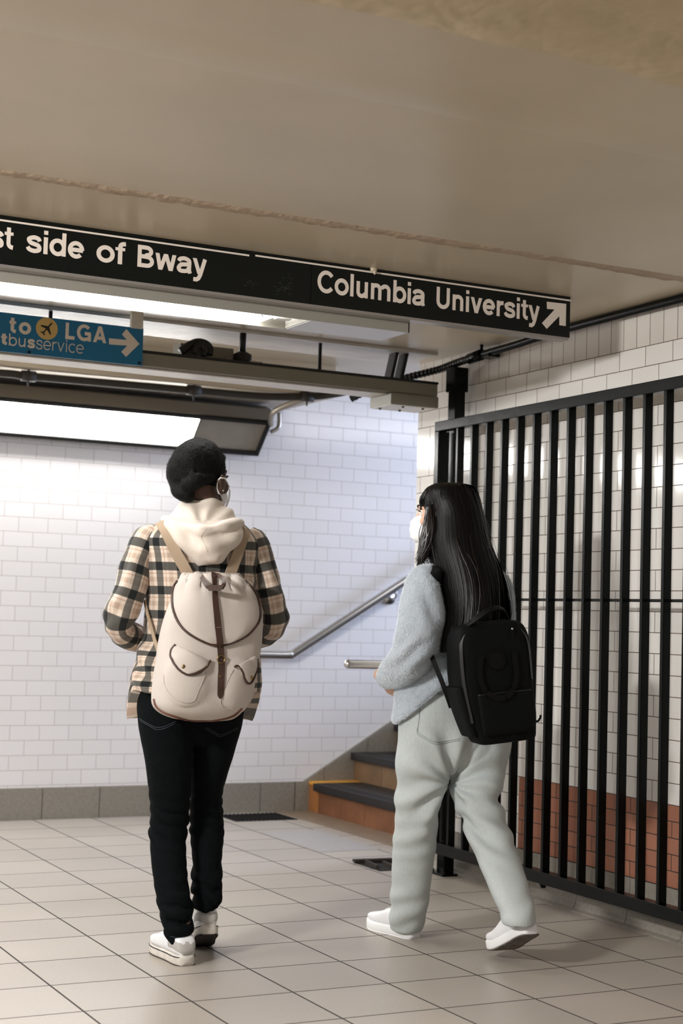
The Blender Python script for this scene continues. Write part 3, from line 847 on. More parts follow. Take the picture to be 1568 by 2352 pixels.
M_sign = mat('black_enamel_sign', srgb(9, 14, 13), rough=0.35, spec=0.3)
M_letter = mat('sign_white', srgb(226, 215, 204), rough=0.45)
M_alu = mat('aluminium_trim', srgb(160, 156, 152), rough=0.35, metal=0.5)
sign = thing('direction_sign', 'long black hanging sign with white words and an arrow to the upper right', 'sign', (2.0, YS, zs0))
xj = on_plane(714, 660, 1, YS)[0]
MB().box(0.2, xj-0.0008, YS, YS+0.05, zs0, zs1, 0.001).build('panel', M_sign, sign)
MB().box(xj+0.0008, xs1, YS, YS+0.05, zs0, zs1, 0.001).build('panel', M_sign, sign)
MB().box(0.2, xs1-0.004, YS+0.002, YS+0.052, zs0-0.009, zs0).build('bottom_trim', M_alu, sign)
MB().box(0.2, xs1, YS+0.012, YS+0.044, zs1, ZC+0.003).build('mounting_channel', M_line, sign)
def sp(px, py): return on_plane(px, py, 1, YS)
def stripe(pa, pb, t, name):
    a, b = sp(*pa), sp(*pb); z = 0.5*(a[2]+b[2])
    MB().box(a[0], b[0], YS-0.0012, YS-0.0002, z-t/2, z+t/2).build(name, M_letter, sign)
stripe((-200, 478), (572, 586), 0.0058, 'stripe'); stripe((586, 590), (1310, 688), 0.0058, 'stripe')
def word(txt, pL, pR, base_px, cap, m=M_letter, s=0.135, Y=None, parent=None, track=0.0, name='lettering'):
    Y = YS if Y is None else Y
    a = on_plane(*pL, 1, Y); b = on_plane(*pR, 1, Y)
    zb = 0.5*(a[2]+b[2]) if base_px is None else base_px
    mb = text_mesh(txt, a[0], b[0], np.array([0, Y-0.0004, zb]), AX, UP, cap/0.72, s, 0.0006, track)
    return mb.build(name, m, parent or sign)
# base lines follow the letters' feet
cap = sp(312, 562)[2]-sp(312, 613)[2]
zb1_ = sp(312, 611)[2]; zb2_ = sp(805, 711)[2]
zb0_ = sp(60, 579)[2]
zb_ = 0.5*(zb0_+zb1_)
word('st', (-27, 572), (30, 572), zb_, cap)
word('side', (58, 580), (193, 595), zb_, cap)
word('of', (220, 600), (286, 606), zb_, cap)
word('Bway', (310, 612), (475, 630), zb_, cap)
zc2 = 0.5*(sp(735, 673)[2]+sp(1020, 708)[2])
cap2 = sp(1000, 657)[2]-sp(1000, 706)[2]
word('Columbia', (726, 672), (975, 700), zc2, cap2)
word('University', (998, 706), (1239, 735), zc2, cap2)
# arrow to the upper right
ar = [(1255, 693), (1299.5, 698), (1298.5, 749), (1284, 747), (1284, 726), (1255, 755.5), (1244, 742), (1273, 711), (1255.5, 709.5)]
MB().poly([sp(*p)+NY*0.0004 for p in ar], NY*0.0006).build('arrow', M_letter, sign)
# scratches in the enamel
sc = MB()
for i in range(60):
    c = (650+random.gauss(0, 14), 655+random.gauss(0, 14)) if i > 16 else (578+random.gauss(0, 10), 651+random.gauss(0, 6))
    a = random.uniform(0, 3.14); l = random.uniform(0.6, 3.2)
    p = [sp(c[0]+math.cos(a)*l*t, c[1]+math.sin(a)*l*t) for t in (-1, 1)]
    w = 0.0005
    sc.add([p[0]+NY*0.0007, p[1]+NY*0.0007, p[1]+NY*0.0007+UP*w+AX*w*0.6, p[0]+NY*0.0007+UP*w+AX*w*0.6], [(0, 1, 2, 3)])
sc.build('scratches', mat('scratch_grey', srgb(110, 112, 108), rough=0.6), sign, kind='stuff')
# lump of old paint above the sign
pl_ = on_plane(858, 600, 1, YS-0.004)
lump = MB(); lump.add(*ellipsoid((pl_[0], YS-0.006, ZC-0.004), 0.013, 0.010, 0.012)); lump.add(*ellipsoid((pl_[0]+0.002, YS-0.010, ZC-0.013), 0.006, 0.005, 0.010))
tag(lump.build('paint_drip', M_ceil, None, True), 'cream lump of old paint hanging at the top edge of the black sign', 'paint drip')

# ------------------------------------------------------------------ the blue sign
YBL = YR-0.012
M_blue = mat('blue_enamel_sign', srgb(28, 112, 158), rough=0.35, var=0.05, vscale=6)
M_gold = mat('sign_yellow', srgb(206, 176, 112), rough=0.45)
bl = thing('direction_sign', 'blue hanging sign with white words, a yellow plane disc and an arrow to the right', 'sign', (1.8, YBL, 2.1))
def bp2(px, py): return on_plane(px, py, 1, YBL)
xr = bp2(328, 800)[0]; ztp = 0.5*(bp2(0, 716)[2]+bp2(329, 755)[2]); zbt = 0.5*(bp2(0, 807)[2]+bp2(327, 840)[2])
MB().box(0.4, xr, YBL, YBL+0.010, zbt, ztp, 0.001).build('panel', M_blue, bl)
def bword(txt, pL, pR, cap_px, s, track=0.0):
    a, b = bp2(*pL), bp2(*pR)
    k = cap_px/ (FPX/((a-CAMP) @ CAMM[2]))
    mb = text_mesh(txt, a[0], b[0], np.array([0, YBL-0.0004, 0.5*(a[2]+b[2])]), AX, UP, k/0.72, s, 0.0006, track)
    return mb.build('lettering', M_letter, bl)
bword('to', (20, 764), (71, 769), 37, 0.16, 0.12)
bword('LGA', (146, 779), (245, 788), 38, 0.15, 0.03)
bword('t', (1, 791.5), (16, 792), 27, 0.18)
bword('bu', (18, 794), (60, 797), 27, 0.085, 0.05)
bword('s', (62, 799), (80, 800.5), 28, 0.15)
bword('service', (81, 801), (192, 813), 28, 0.062, 0.02)
MB().poly([bp2(*p)+NY*0.0004 for p in ((250, 777), (291, 781), (280, 768), (290, 756), (320, 790), (289, 820), (278, 808), (292, 794), (250, 791))], NY*0.0006).build('arrow', M_letter, bl)
c = bp2(107.5, 755); rd = np.linalg.norm(bp2(107.5, 755)-bp2(107.5, 729.5))
MB().poly([c+NY*0.0004+rd*(math.cos(a)*AX+math.sin(a)*UP) for a in np.linspace(0, 2*math.pi, 40, endpoint=False)], NY*0.0006).build('disc', M_gold, bl)
# aeroplane pictogram flying to the upper right, from its own outline
ol = [(0, .92), (.07, .85), (.09, .70), (.09, .30), (.72, -.12), (.72, -.28), (.09, -.08), (.07, -.52), (.27, -.68), (.27, -.80), (0, -.72)]
ol = ol+[(-x, y) for x, y in ol[-2:0:-1]]
an = R_(-38); k = rd*0.82
pts = [c+NY*0.0011+k*((x*math.cos(an)-y*math.sin(an))*AX+(x*math.sin(an)+y*math.cos(an))*UP) for x, y in ol]
MB().poly(pts, NY*0.0004).build('plane_pictogram', mat('sign_black', srgb(30, 34, 34), rough=0.5), bl)
for px_, py_ in ((67, 813), (320, 838)):
    q = bp2(px_, py_-4); MB().tube([q, q+NY*0.003], 0.006, 8).build('screw', M_dark, bl)
q = bp2(316, 748)
MB().box(q[0]-0.03, q[0]+0.02, YBL-0.012, YBL+0.011, ztp-0.004, ZC+0.002, 0.003).build('hanger', M_race2, bl)
# ------------------------------------------------------------------ figure building
def head_frame(yaw_left, pitch=0.0, tilt=0.0):
    """axes of a head turned yaw_left degrees to the left of looking away from the lens"""
    a = R_(yaw_left)
    F = FH*math.cos(a)-RH*math.sin(a); Rt = RH*math.cos(a)+FH*math.sin(a); U = UP.copy()
    p = R_(pitch); F, U = F*math.cos(p)-U*math.sin(p), U*math.cos(p)+F*math.sin(p)
    t = R_(tilt); Rt, U = Rt*math.cos(t)+U*math.sin(t), U*math.cos(t)-Rt*math.sin(t)
    return Rt, F, U
def loc(c, fr, x, y, z): return c+fr[0]*x+fr[1]*y+fr[2]*z
def head_parts(c, fr, k=1.0, ez=0.0):
    A = np.array(fr)
    def E(x, y, z, rx, ry, rz, n=22): return ellipsoid(loc(c, fr, x*k, y*k, z*k), rx*k, ry*k, rz*k, A, n)
    def T(pts, r, n=12): return tube_mesh([loc(c, fr, *(np.array(p)*k)) for p in pts], np.array(r)*k, n)
    out = [E(0, -.015, .030, .074, .096, .083, 30), E(0, .030, .0, .066, .066, .085, 28), E(0, .034, -.062, .052, .052, .044),
           E(0, .076, -.092, .026, .019, .019), T([(0, .088, .030), (0, .097, .012), (0, .108, -.012), (0, .110, -.024)], [.007, .009, .012, .012]),
           E(0, .092, -.058, .025, .013, .007), E(0, .090, -.069, .022, .013, .008),
           T([(-.050, .068, .030), (-.025, .090, .033), (0, .093, .028), (.025, .090, .033), (.050, .068, .030)], [.008, .010, .009, .010, .008])]
    for s in (-1, 1):
        out += [E(s*.038, .062, -.022, .026, .026, .026), E(s*.013, .102, -.027, .009, .009, .007)]
        ax = np.array([unit(fr[0]*s*0.9-fr[1]*0.45), unit(fr[1]*0.9+fr[0]*s*0.45), fr[2]])
        out.append(ellipsoid(loc(c, fr, s*.078*k, -.014*k, (-.008+ez)*k), .008*k, .019*k, .031*k, ax, 18))
        rim = [(x_, y_, z_+ez) for x_, y_, z_ in ((s*.079, .006, .012), (s*.084, -.010, .024), (s*.088, -.028, .018), (s*.088, -.034, -.002), (s*.083, -.022, -.026), (s*.077, -.006, -.036))]
        out.append(T(cr(rim, 4), [.0055]*21, 8))
    return out
def socket_fn(c, fr, k=1.0):
    def fn(co, no):
        d = np.zeros(len(co))
        for s in (-1, 1):
            q = loc(c, fr, s*.032*k, .088*k, .010*k)
            r2 = ((co-q)**2).sum(1); d -= .009*np.exp(-r2/(2*(.011*k)**2))
            q = loc(c, fr, s*.082*k, -.016*k, -.004*k)
            r2 = ((co-q)**2).sum(1); d -= .0045*np.exp(-r2/(2*(.010*k)**2))
        return d
    return fn
def hand_parts(wrist, dr, back, side, curl=1.0, k=1.0):
    """palm, four unequal bent fingers and a thumb; dr points along the hand, back out of its back"""
    dr = unit(dr); back = unit(back-dr*(back @ dr)); lat = np.cross(dr, back)*side      # lat points to the thumb side
    A = np.array([lat, dr, back])
    out = [ellipsoid(wrist+dr*.045*k, .040*k, .052*k, .016*k, A, 18), ellipsoid(wrist+dr*.075*k, .038*k, .022*k, .014*k, A, 16), tube_mesh([wrist-dr*.05*k, wrist+dr*.02*k], [.027*k, .026*k], 12)]
    for i, (x, ln) in enumerate(((.031, .072), (.0105, .081), (-.0105, .075), (-.031, .058))):
        p = wrist+dr*.088*k+lat*x*k; d = dr.copy(); pts = [p-dr*.02*k, p]; ang = 0
        for j, f in enumerate((.45, .32, .23)):
            ang += R_((22, 30, 22)[j]*curl)
            d = dr*math.cos(ang)-back*math.sin(ang)
            p = p+d*ln*f*k; pts.append(p)
        out.append(tube_mesh(cr(pts, 3), np.linspace(.0092, .0072, len(cr(pts, 3)))*k, 10)); out.append(ellipsoid(pts[-1], .0072*k, .0072*k, .0072*k, None, 10))
    b = wrist+dr*.030*k+lat*.034*k
    pts = [b-lat*.014*k, b+lat*.012*k+dr*.018*k-back*.008*k, b+lat*.026*k+dr*.042*k-back*.018*k, b+lat*.027*k+dr*.064*k-back*.028*k]
    out.append(tube_mesh(cr(pts, 3), np.linspace(.0135, .0088, 10)*k, 10)); out.append(ellipsoid(pts[-1], .0088*k, .0088*k, .0088*k, None, 10))
    return out
def rows_loft(P, rows, yaw=0.0, p=2.0, nu=40, sub=5):
    """horizontal rings from edge to edge of the outline; rows: (y, xl, xr, d, half depth)"""
    a = R_(yaw); Rb = RH*math.cos(a)+FH*math.sin(a); Fb = FH*math.cos(a)-RH*math.sin(a)
    C = []; U = []; V = []
    for y, xl, xr, d, b in rows:
        L_, R__ = P(xl, y, d), P(xr, y, d); w = np.linalg.norm(R__-L_)/2
        aa = math.sqrt(max(w*w-(b*math.sin(a))**2, (0.4*w)**2))/math.cos(a)
        C.append((L_+R__)/2); U.append(Rb*aa); V.append(Fb*b)
    return loft_mesh(C, U, V, np.full(len(rows), p) if np.isscalar(p) else p, nu, sub)
def to_obj(name, parts_or_me, m, parent, smooth=True, kind=None, label=None):
    return link(name, parts_or_me, m, parent, smooth, kind, label)
def shoe_frame(heel, head_left, pitch, Ln, sgn=1):
    a = R_(head_left); F = FH*math.cos(a)-RH*math.sin(a); Rt = RH*math.cos(a)+FH*math.sin(a); U = UP.copy()
    p = R_(pitch); F, U = F*math.cos(p)-U*math.sin(p), U*math.cos(p)+F*math.sin(p)
    k = Ln/0.28
    return lambda x, y, z: heel+Rt*x*k*sgn+F*y*k+U*z*k
def foot_part(W, an):
    return tube_mesh(cr([an, W(0, .052, .055), W(0, .11, .044), W(0, .17, .038), W(0, .215, .034)], 3), np.interp(np.linspace(0, 1, 13), [0, .25, .5, 1], [.027, .025, .020, .010]), 12)
def shoe(person, heel, head_left, pitch, Ln, kw, M_up, M_sole, M_out, mats2=None, style='skate', lab=None, sgn=1):
    """a shoe: heel is the point of the ground under the back of the heel (or where it is lifted to)"""
    a = R_(head_left); F = FH*math.cos(a)-RH*math.sin(a); Rt = RH*math.cos(a)+FH*math.sin(a); U = UP.copy()
    p = R_(pitch); F, U = F*math.cos(p)-U*math.sin(p), U*math.cos(p)+F*math.sin(p)
    k = Ln/0.28
    def W(x, y, z): return heel+Rt*x*k*sgn+F*y*k+U*z*k
    ys = [0.0, .012, .04, .08, .13, .18, .215, .245, .268, .28]
    hw = [.021, .033, .038, .038, .040, .045, .046, .041, .029, .012]; off = [0, 0, 0, -.001, -.004, -.006, -.004, 0, .003, .004]
    th = kw.get('sole', .028)
    fl = kw.get('flare', 1.0)
    up_z = [.060, .082, .090, .088, .084, .066, .056, .050, .040, .030]
    rise = kw.get('toe', 0.0)
    def tz(y): return rise*max(0, (y-.19)/.09)**2
    C = [W(o, y, .026+(z-.030)/2*0.98+tz(y)+th*0.3) for y, o, z in zip(ys, off, up_z)]
    Uv = [Rt*w*k*0.98 for w in hw]; Vv = [U*max((z-.018)/2, .008)*k for z in up_z]
    v, f, uv, _ = loft_mesh(C, Uv, Vv, np.full(len(ys), 3.3), 32, 4)
    up = MB().add(v, f, uv).build('shoe', M_up, person, True, label=lab)
    C = [W(o, y-.004 if i == 0 else y+.002, th/2+tz(y)) for i, (y, o) in enumerate(zip(ys, off))]
    Uv = [Rt*(w+.0015)*k*fl for w in hw]; Vv = [U*th/2*k for _ in ys]
    v, f, uv, _ = loft_mesh(C, Uv, Vv, np.full(len(ys), 6.0), 32, 4)
    MB().add(v, f, uv).build('sole', M_sole, up, True)
    C = [W(o, y, .002+tz(y)-.0015) for y, o in zip(ys, off)]
    Uv = [Rt*(w+.001)*k*fl for w in hw]; Vv = [U*.0035*k for _ in ys]
    v, f, uv, _ = loft_mesh(C, Uv, Vv, np.full(len(ys), 4.0), 24, 3)
    MB().add(v, f, uv).build('outsole', M_out, up, True)
    # padded collar round the ankle
    rim = [W(.027*math.cos(t)-.001, .052+.040*math.sin(t), .086+.006*math.cos(2*t)) for t in np.linspace(0, 2*math.pi, 28)]
    MB().tube(rim, .0075*k, 8).build('collar', M_up if mats2 is None else mats2[0], up, True)
    # laces over the instep
    for i, y in enumerate((.105, .125, .145, .163)):
        z = np.interp(y, ys, up_z)+.0150
        pts = [W(-.027, y-.002, z-.014), W(-.015, y+.002, z-.0025), W(0, y+.003, z), W(.015, y+.002, z-.0025), W(.027, y-.002, z-.014)]
        MB().tube(cr(pts, 4), .0028*k, 6).build('lace', kw.get('lace', M_up), up, True)
    tg = [W(0, .108, .090), W(0, .100, .108), W(0, .094, .122)]
    MB().add(*[q for q in limb_mesh([(tg[0], .020*k, .005), (tg[1], .021*k, .005), (tg[2], .016*k, .004)], 16, 3)[:2]]).build('tongue', M_up, up, True)
    if mats2:
        # suede heel counter and the dark line along the sole
        sub = [i for i in range(5)]
        C = [W(off[i], ys[i]-.0012, .030+(up_z[i]*0.90-.030)/2*0.98+th*0.3) for i in sub]
        Uv = [Rt*(hw[i]+.0016)*k*0.98 for i in sub]; Vv = [U*max((up_z[i]*0.90-.018)/2, .008)*k for i in sub]
        v, f, uv, _ = loft_mesh(C[:4], Uv[:4], Vv[:4], np.full(4, 2.5), 28, 4)
        MB().add(v, f, uv).build('heel_panel', mats2[0], up, True)
        ring = []
        yy = np.linspace(0, .28, 30)
        for s_ in (1, -1):
            q = [W(np.interp(y, ys, off)+s_*(np.interp(y, ys, hw)+.0022)*fl, y, th*0.84) for y in (yy if s_ > 0 else yy[::-1])]
            ring += q
        ring.append(ring[0])
        MB().tube(ring, .0018*k, 6).build('sole_stripe', mats2[1], up, True)
    return up
def strands(name, v, shape, m, parent, n, w, seed, jitter=.004, v0=(0.0, 0.5), v1=(0.6, 1.0), lift=.002, kind='stuff', urange=(0, 1), sway=.006):
    """locks of hair lying along the length of a lofted volume"""
    rg = np.random.default_rng(seed); mr, nu = shape
    G = np.array(v)[:mr*nu].reshape(mr, nu, 3); cen = G.mean(1)
    mb = MB()
    for _ in range(n):
        u = rg.uniform(*urange)*nu; a = rg.uniform(*v0)*(mr-1); b = rg.uniform(*v1)*(mr-1)
        if b-a < 4: continue
        st = np.linspace(a, b, 22); pts = []; nr = []
        du = rg.normal(0, 0.5); ph = rg.uniform(0, 6.28); amp = rg.normal(0, sway); lf = lift+abs(rg.normal(0, jitter))
        for j, q in enumerate(st):
            i = min(int(q), mr-2); t = q-i; uu = (u+du*j/22*1.5) % nu; k0 = int(uu) % nu; k1 = (k0+1) % nu; s = uu-int(uu)
            pt = (G[i, k0]*(1-s)+G[i, k1]*s)*(1-t)+(G[i+1, k0]*(1-s)+G[i+1, k1]*s)*t
            ce_ = cen[i]*(1-t)+cen[i+1]*t; nn = unit(pt-ce_)
            tang = unit(cen[min(i+1, mr-1)]-cen[i]); sd = np.cross(nn, tang)
            pts.append(pt+nn*lf*min(1, j/3)+sd*amp*math.sin(ph+j*0.22)); nr.append(nn)
        ww = np.array([w*min(1, j/2+.3)*(1-(j/21)**3*0.9) for j in range(22)])
        mv = []
        T = np.gradient(np.array(pts), axis=0)
        for j in range(22):
            sd = unit(np.cross(T[j], nr[j])); mv += [pts[j]+sd*ww[j]/2, pts[j]+nr[j]*ww[j]*0.07, pts[j]-sd*ww[j]/2]
        mb.add(mv, [(j*3+k, j*3+k+1, j*3+k+4, j*3+k+3) for j in range(21) for k in range(2)])
    o = mb.build(name, m, parent, True, recalc=False)
    if kind: o['kind'] = kind
    return o
def fuzz(name, me, m, parent, n, ln, w, seed, comb=(0, 0, -1), lay=0.6, rnd=0.35, mask=None):
    """short plush pile standing on a surface"""
    rg = np.random.default_rng(seed); co, no = mesh_arrays(me)
    tri = []
    for p in me.polygons:
        q = list(p.vertices)
        for i in range(1, len(q)-1): tri.append((q[0], q[i], q[i+1]))
    tri = np.array(tri)
    A, B, C = co[tri[:, 0]], co[tri[:, 1]], co[tri[:, 2]]
    ar = np.linalg.norm(np.cross(B-A, C-A), axis=1)
    if mask is not None: ar = ar*mask((A+B+C)/3)
    pick = rg.choice(len(tri), n, p=ar/ar.sum())
    r1 = np.sqrt(rg.random(n))[:, None]; r2 = rg.random(n)[:, None]
    pt = A[pick]*(1-r1)+B[pick]*r1*(1-r2)+C[pick]*r1*r2
    nn = no[tri[pick, 0]]
    cb = np.array(comb, float)
    d = nn*(1-lay)+(cb[None, :]-nn*(nn @ cb)[:, None])*lay+rg.normal(0, rnd, (n, 3))*0.5
    d = d/np.linalg.norm(d, axis=1)[:, None]
    sd = np.cross(d, nn); sd = sd/np.maximum(np.linalg.norm(sd, axis=1)[:, None], 1e-6)
    L_ = ln*rg.uniform(0.6, 1.25, n)[:, None]
    V = np.empty((n*4, 3)); V[0::4] = pt-sd*w/2; V[1::4] = pt+sd*w/2; V[2::4] = pt+d*L_*0.6+sd*w*0.3+nn*ln*0.05; V[3::4] = pt+d*L_
    F = [(i*4, i*4+1, i*4+2, i*4+3) for i in range(n)]
    m2 = bpy.data.meshes.new(name); m2.from_pydata([tuple(p) for p in V], [], F)
    o = link(name, m2, m, parent, False); o['kind'] = 'stuff'
    return o
def patch(bvh, left, right, lift, rim=0.0, nc=26, nr=34, D=None, dome=0.0, mb=None):
    """cloth panel laid over a surface: left and right edges as pixel outlines, its edge turned down"""
    mb = mb or MB()
    Lc = cr(left, 10); Rc = cr(right, 10)
    def at_t(Cv, t):
        x = t*(len(Cv)-1); i = min(int(x), len(Cv)-2); return Cv[i]*(1-(x-i))+Cv[i+1]*(x-i)
    pts = np.zeros((nr, nc, 3)); 
    for i in range(nr):
        a, b = at_t(Lc, i/(nr-1)), at_t(Rc, i/(nr-1))
        for j in range(nc):
            s = j/(nc-1); q = a*(1-s)+b*s
            e = min(1.0, 4*min(s, 1-s)*1.5+0.0, 4*min(i/(nr-1), 1-i/(nr-1))*1.5)
            pt, n = project(bvh, q[0], q[1], lift+dome*math.sqrt(max(e, 0)), D)
            pts[i, j] = pt
    v = [tuple(p) for p in pts.reshape(-1, 3)]
    f = [(i*nc+j, i*nc+j+1, (i+1)*nc+j+1, (i+1)*nc+j) for i in range(nr-1) for j in range(nc-1)]
    # underside
    n0 = len(v)
    bd = [(i, 0) for i in range(nr)]+[(nr-1, j) for j in range(1, nc)]+[(i, nc-1) for i in range(nr-2, -1, -1)]+[(0, j) for j in range(nc-2, 0, -1)]
    vd = unit(pts.reshape(-1, 3).mean(0)-CAMP)
    v += [tuple(pts[i, j]+vd*(lift+0.004)) for i, j in bd]
    for k in range(len(bd)):
        k2 = (k+1) % len(bd)
        f.append((bd[k][0]*nc+bd[k][1], bd[k2][0]*nc+bd[k2][1], n0+k2, n0+k))
    mb.add(v, f); return mb
def on_line(bvh, P2, lift, sub=6, D=None):
    q = cr(P2, sub); a = [project(bvh, x, y, lift, D) for x, y in q]
    a = [t for t in a if t[0] is not None]
    return np.array([t[0] for t in a]), np.array([t[1] for t in a])

# ------------------------------------------------------------------ cloth materials
M_jeans_dark = mat('black_denim', srgb(9, 13, 15), rough=0.9, spec=0.08, var=0.25, vscale=90, bump=0.15, bscale=260)
M_stitch_dark = mat('dark_stitching', srgb(58, 66, 74), rough=0.8)
M_jeans_pale = mat('pale_denim', srgb(186, 193, 193), rough=0.85, spec=0.2, var=0.05, vscale=60, bump=0.15, bscale=320, stretch=(3, 3, 1))
M_stitch_pale = mat('grey_stitching', srgb(140, 146, 146), rough=0.8)
M_canvas = mat('cream_canvas', srgb(192, 183, 176), rough=0.8, spec=0.2, var=0.03, vscale=14, bump=0.12, bscale=300)
M_leather = mat('brown_leather', srgb(62, 40, 31), rough=0.45, var=0.12, vscale=30, bump=0.1, bscale=90)
M_web = mat('tan_webbing', srgb(160, 140, 118), rough=0.8, bump=0.1, bscale=200)
M_hoodie = mat('cream_sweatshirt', srgb(214, 203, 192), rough=0.9, spec=0.15, var=0.02, vscale=20, bump=0.1, bscale=260, sheen=0.2)
M_brass = mat('old_brass', srgb(150, 126, 86), rough=0.3, metal=1.0)
M_white_up = mat('white_shoe_leather', srgb(232, 233, 236), rough=0.5, var=0.03, vscale=20)
M_white_sole = mat('white_rubber', srgb(236, 236, 238), rough=0.55)
M_grey_suede = mat('grey_suede', srgb(176, 174, 170), rough=0.9, var=0.05, vscale=30)
M_dirty_sole = mat('scuffed_white_rubber', srgb(206, 200, 192), rough=0.6, var=0.16, vscale=24)
M_brown_sole = mat('dark_brown_rubber', srgb(44, 34, 30), rough=0.7)
M_dark_sole = mat('worn_grey_outsole', srgb(96, 90, 84), rough=0.8, var=0.5, vscale=38, bump=0.4, bscale=80)
M_mask = mat('white_mask', srgb(240, 240, 240), rough=0.75, spec=0.2)
def plaid_mat():
    m = bpy.data.materials.new('plaid_flannel'); nt, b = nodes_of(m)
    b.inputs['Roughness'].default_value = 0.9; b.inputs['Specular IOR Level'].default_value = 0.15
    b.inputs['Sheen Weight'].default_value = 0.15
    uv = N(nt, 'ShaderNodeUVMap'); uv.uv_map = 'uv'
    s = N(nt, 'ShaderNodeSeparateXYZ'); nt.links.new(uv.outputs[0], s.inputs[0])
    def M2(op, a, b2=None, c=None):
        n = N(nt, 'ShaderNodeMath', operation=op)
        for i, q in enumerate((a, b2, c)):
            if q is None: continue
            if isinstance(q, (int, float)): n.inputs[i].default_value = q
            else: nt.links.new(q, n.inputs[i])
        return n.outputs[0]
    def band(t, c, w, soft=0.02):
        """soft-edged band of half width w about c in a repeat of 1"""
        d = M2('ABSOLUTE', M2('SUBTRACT', t, c))
        r = N(nt, 'ShaderNodeMapRange'); r.interpolation_type = 'SMOOTHSTEP'
        r.inputs['From Min'].default_value = w-soft; r.inputs['From Max'].default_value = w+soft
        r.inputs['To Min'].default_value = 1.0; r.inputs['To Max'].default_value = 0.0
        nt.links.new(d, r.inputs['Value']); return r.outputs[0]
    fu = M2('FRACT', M2('DIVIDE', s.outputs[0], 0.068)); fv = M2('FRACT', M2('DIVIDE', s.outputs[1], 0.076))
    def mixc(fac, c1, c2):
        n = N(nt, 'ShaderNodeMix'); n.data_type = 'RGBA'
        nt.links.new(fac, n.inputs['Factor'])
        for q, k in ((c1, 6), (c2, 7)):
            if isinstance(q, tuple): n.inputs[k].default_value = q
            else: nt.links.new(q, n.inputs[k])
        return n.outputs[2]
    cream = srgb(208, 193, 178); tan = srgb(166, 143, 126); dark = srgb(62, 64, 62); black = srgb(20, 24, 26)
    col = mixc(M2('MULTIPLY', M2('ADD', band(fu, 0.80, 0.10), band(fv, 0.80, 0.10)), 0.45), cream, tan)
    col = mixc(M2('MULTIPLY', M2('MAXIMUM', band(fu, 0.55, 0.022), band(fv, 0.55, 0.022)), 0.5), col, srgb(150, 96, 78))
    bu = band(fu, 0.25, 0.165); bv = band(fv, 0.25, 0.175)
    col = mixc(M2('MULTIPLY', M2('MAXIMUM', M2('MULTIPLY', bu, 0.86), M2('MULTIPLY', bv, 0.94)), 1.0), col, dark)
    col = mixc(M2('MULTIPLY', M2('MULTIPLY', bu, bv), 0.95), col, black)
    nt.links.new(col, b.inputs['Base Color'])
    t2 = N(nt, 'ShaderNodeTexNoise'); t2.inputs['Scale'].default_value = 320
    tc = N(nt, 'ShaderNodeTexCoord'); nt.links.new(tc.outputs['Object'], t2.inputs['Vector'])
    bp = N(nt, 'ShaderNodeBump'); bp.inputs['Strength'].default_value = 0.12; bp.inputs['Distance'].default_value = 0.01
    nt.links.new(t2.outputs['Fac'], bp.inputs['Height']); nt.links.new(bp.outputs['Normal'], b.inputs['Normal'])
    return m
M_plaid = plaid_mat()
M_skin_dark = mat('dark_brown_skin', srgb(78, 52, 41), rough=0.5, var=0.06, vscale=30)
M_skin_light = mat('light_skin', srgb(208, 164, 138), rough=0.5, var=0.04, vscale=30)
M_eye = mat('eye_white', srgb(225, 220, 215), rough=0.2)
M_iris = mat('dark_iris', srgb(24, 18, 16), rough=0.15)
M_lash = mat('dark_lash', srgb(16, 13, 13), rough=0.7)
def hair_mat(name, col, rough, bump=0.5, sx=(1, 1, 0.04), sc=220):
    m = mat(name, col, rough=rough, var=0.3, vscale=60, bump=bump, bscale=sc, stretch=sx, spec=0.5)
    return m
def face_details(person, c, fr, k, brow=True):
    for s in (-1, 1):
        q = loc(c, fr, s*.032*k, .079*k, .010*k)
        e = MB().add(*ellipsoid(q, .0125*k, .0125*k, .0125*k, np.array(fr), 16)).build('eye', M_eye, person, True)
        MB().add(*ellipsoid(loc(c, fr, s*.032*k, .0885*k, .010*k), .006*k, .0035*k, .006*k, np.array(fr), 12)).build('iris', M_iris, e, True)
        ls = [(s*.019, .0885, .0125), (s*.026, .0935, .0185), (s*.034, .0935, .019), (s*.042, .088, .0165), (s*.048, .082, .0125)]
        MB().tube([loc(c, fr, *(np.array(p)*k)) for p in cr(ls, 4)], .0017*k, 6).build('eyelash', M_lash, person, True)
        lb = MB()
        for i in range(14):
            p = np.array(cr(ls, 4)[2+i])*k; o = np.array([s*.003*(i/13), .009, .0045])*k
            lb.tube([loc(c, fr, *p), loc(c, fr, *(p+o*0.6)), loc(c, fr, *(p+o+np.array([0, 0, .002*k])))], [.0009*k, .0007*k, .0003*k], 5)
        lb.build('eyelash', M_lash, person, True, kind='stuff')
        bw = [(s*.014, .0985, .031), (s*.026, .0985, .037), (s*.040, .089, .038), (s*.052, .074, .032)]
        MB().tube([loc(c, fr, *(np.array(p)*k)) for p in cr(bw, 4)], np.array([.003, .0036, .0038, .0038, .0036, .0036, .0034, .003, .0028, .0026, .0022, .0018, .001])*k, 6).build('eyebrow', M_lash, person, True)
# ------------------------------------------------------------------ person in the plaid shirt
DA = 5.05
def PA(px, py, d=0.0): return at_depth(px, py, DA+d)
pa_base = np.array([*(RH*(-0.47)+FH*5.02)[:2], 0.0])
A_ = thing('person', 'person in a plaid flannel shirt and black jeans, walking away with short dark hair', 'person', tuple(pa_base))
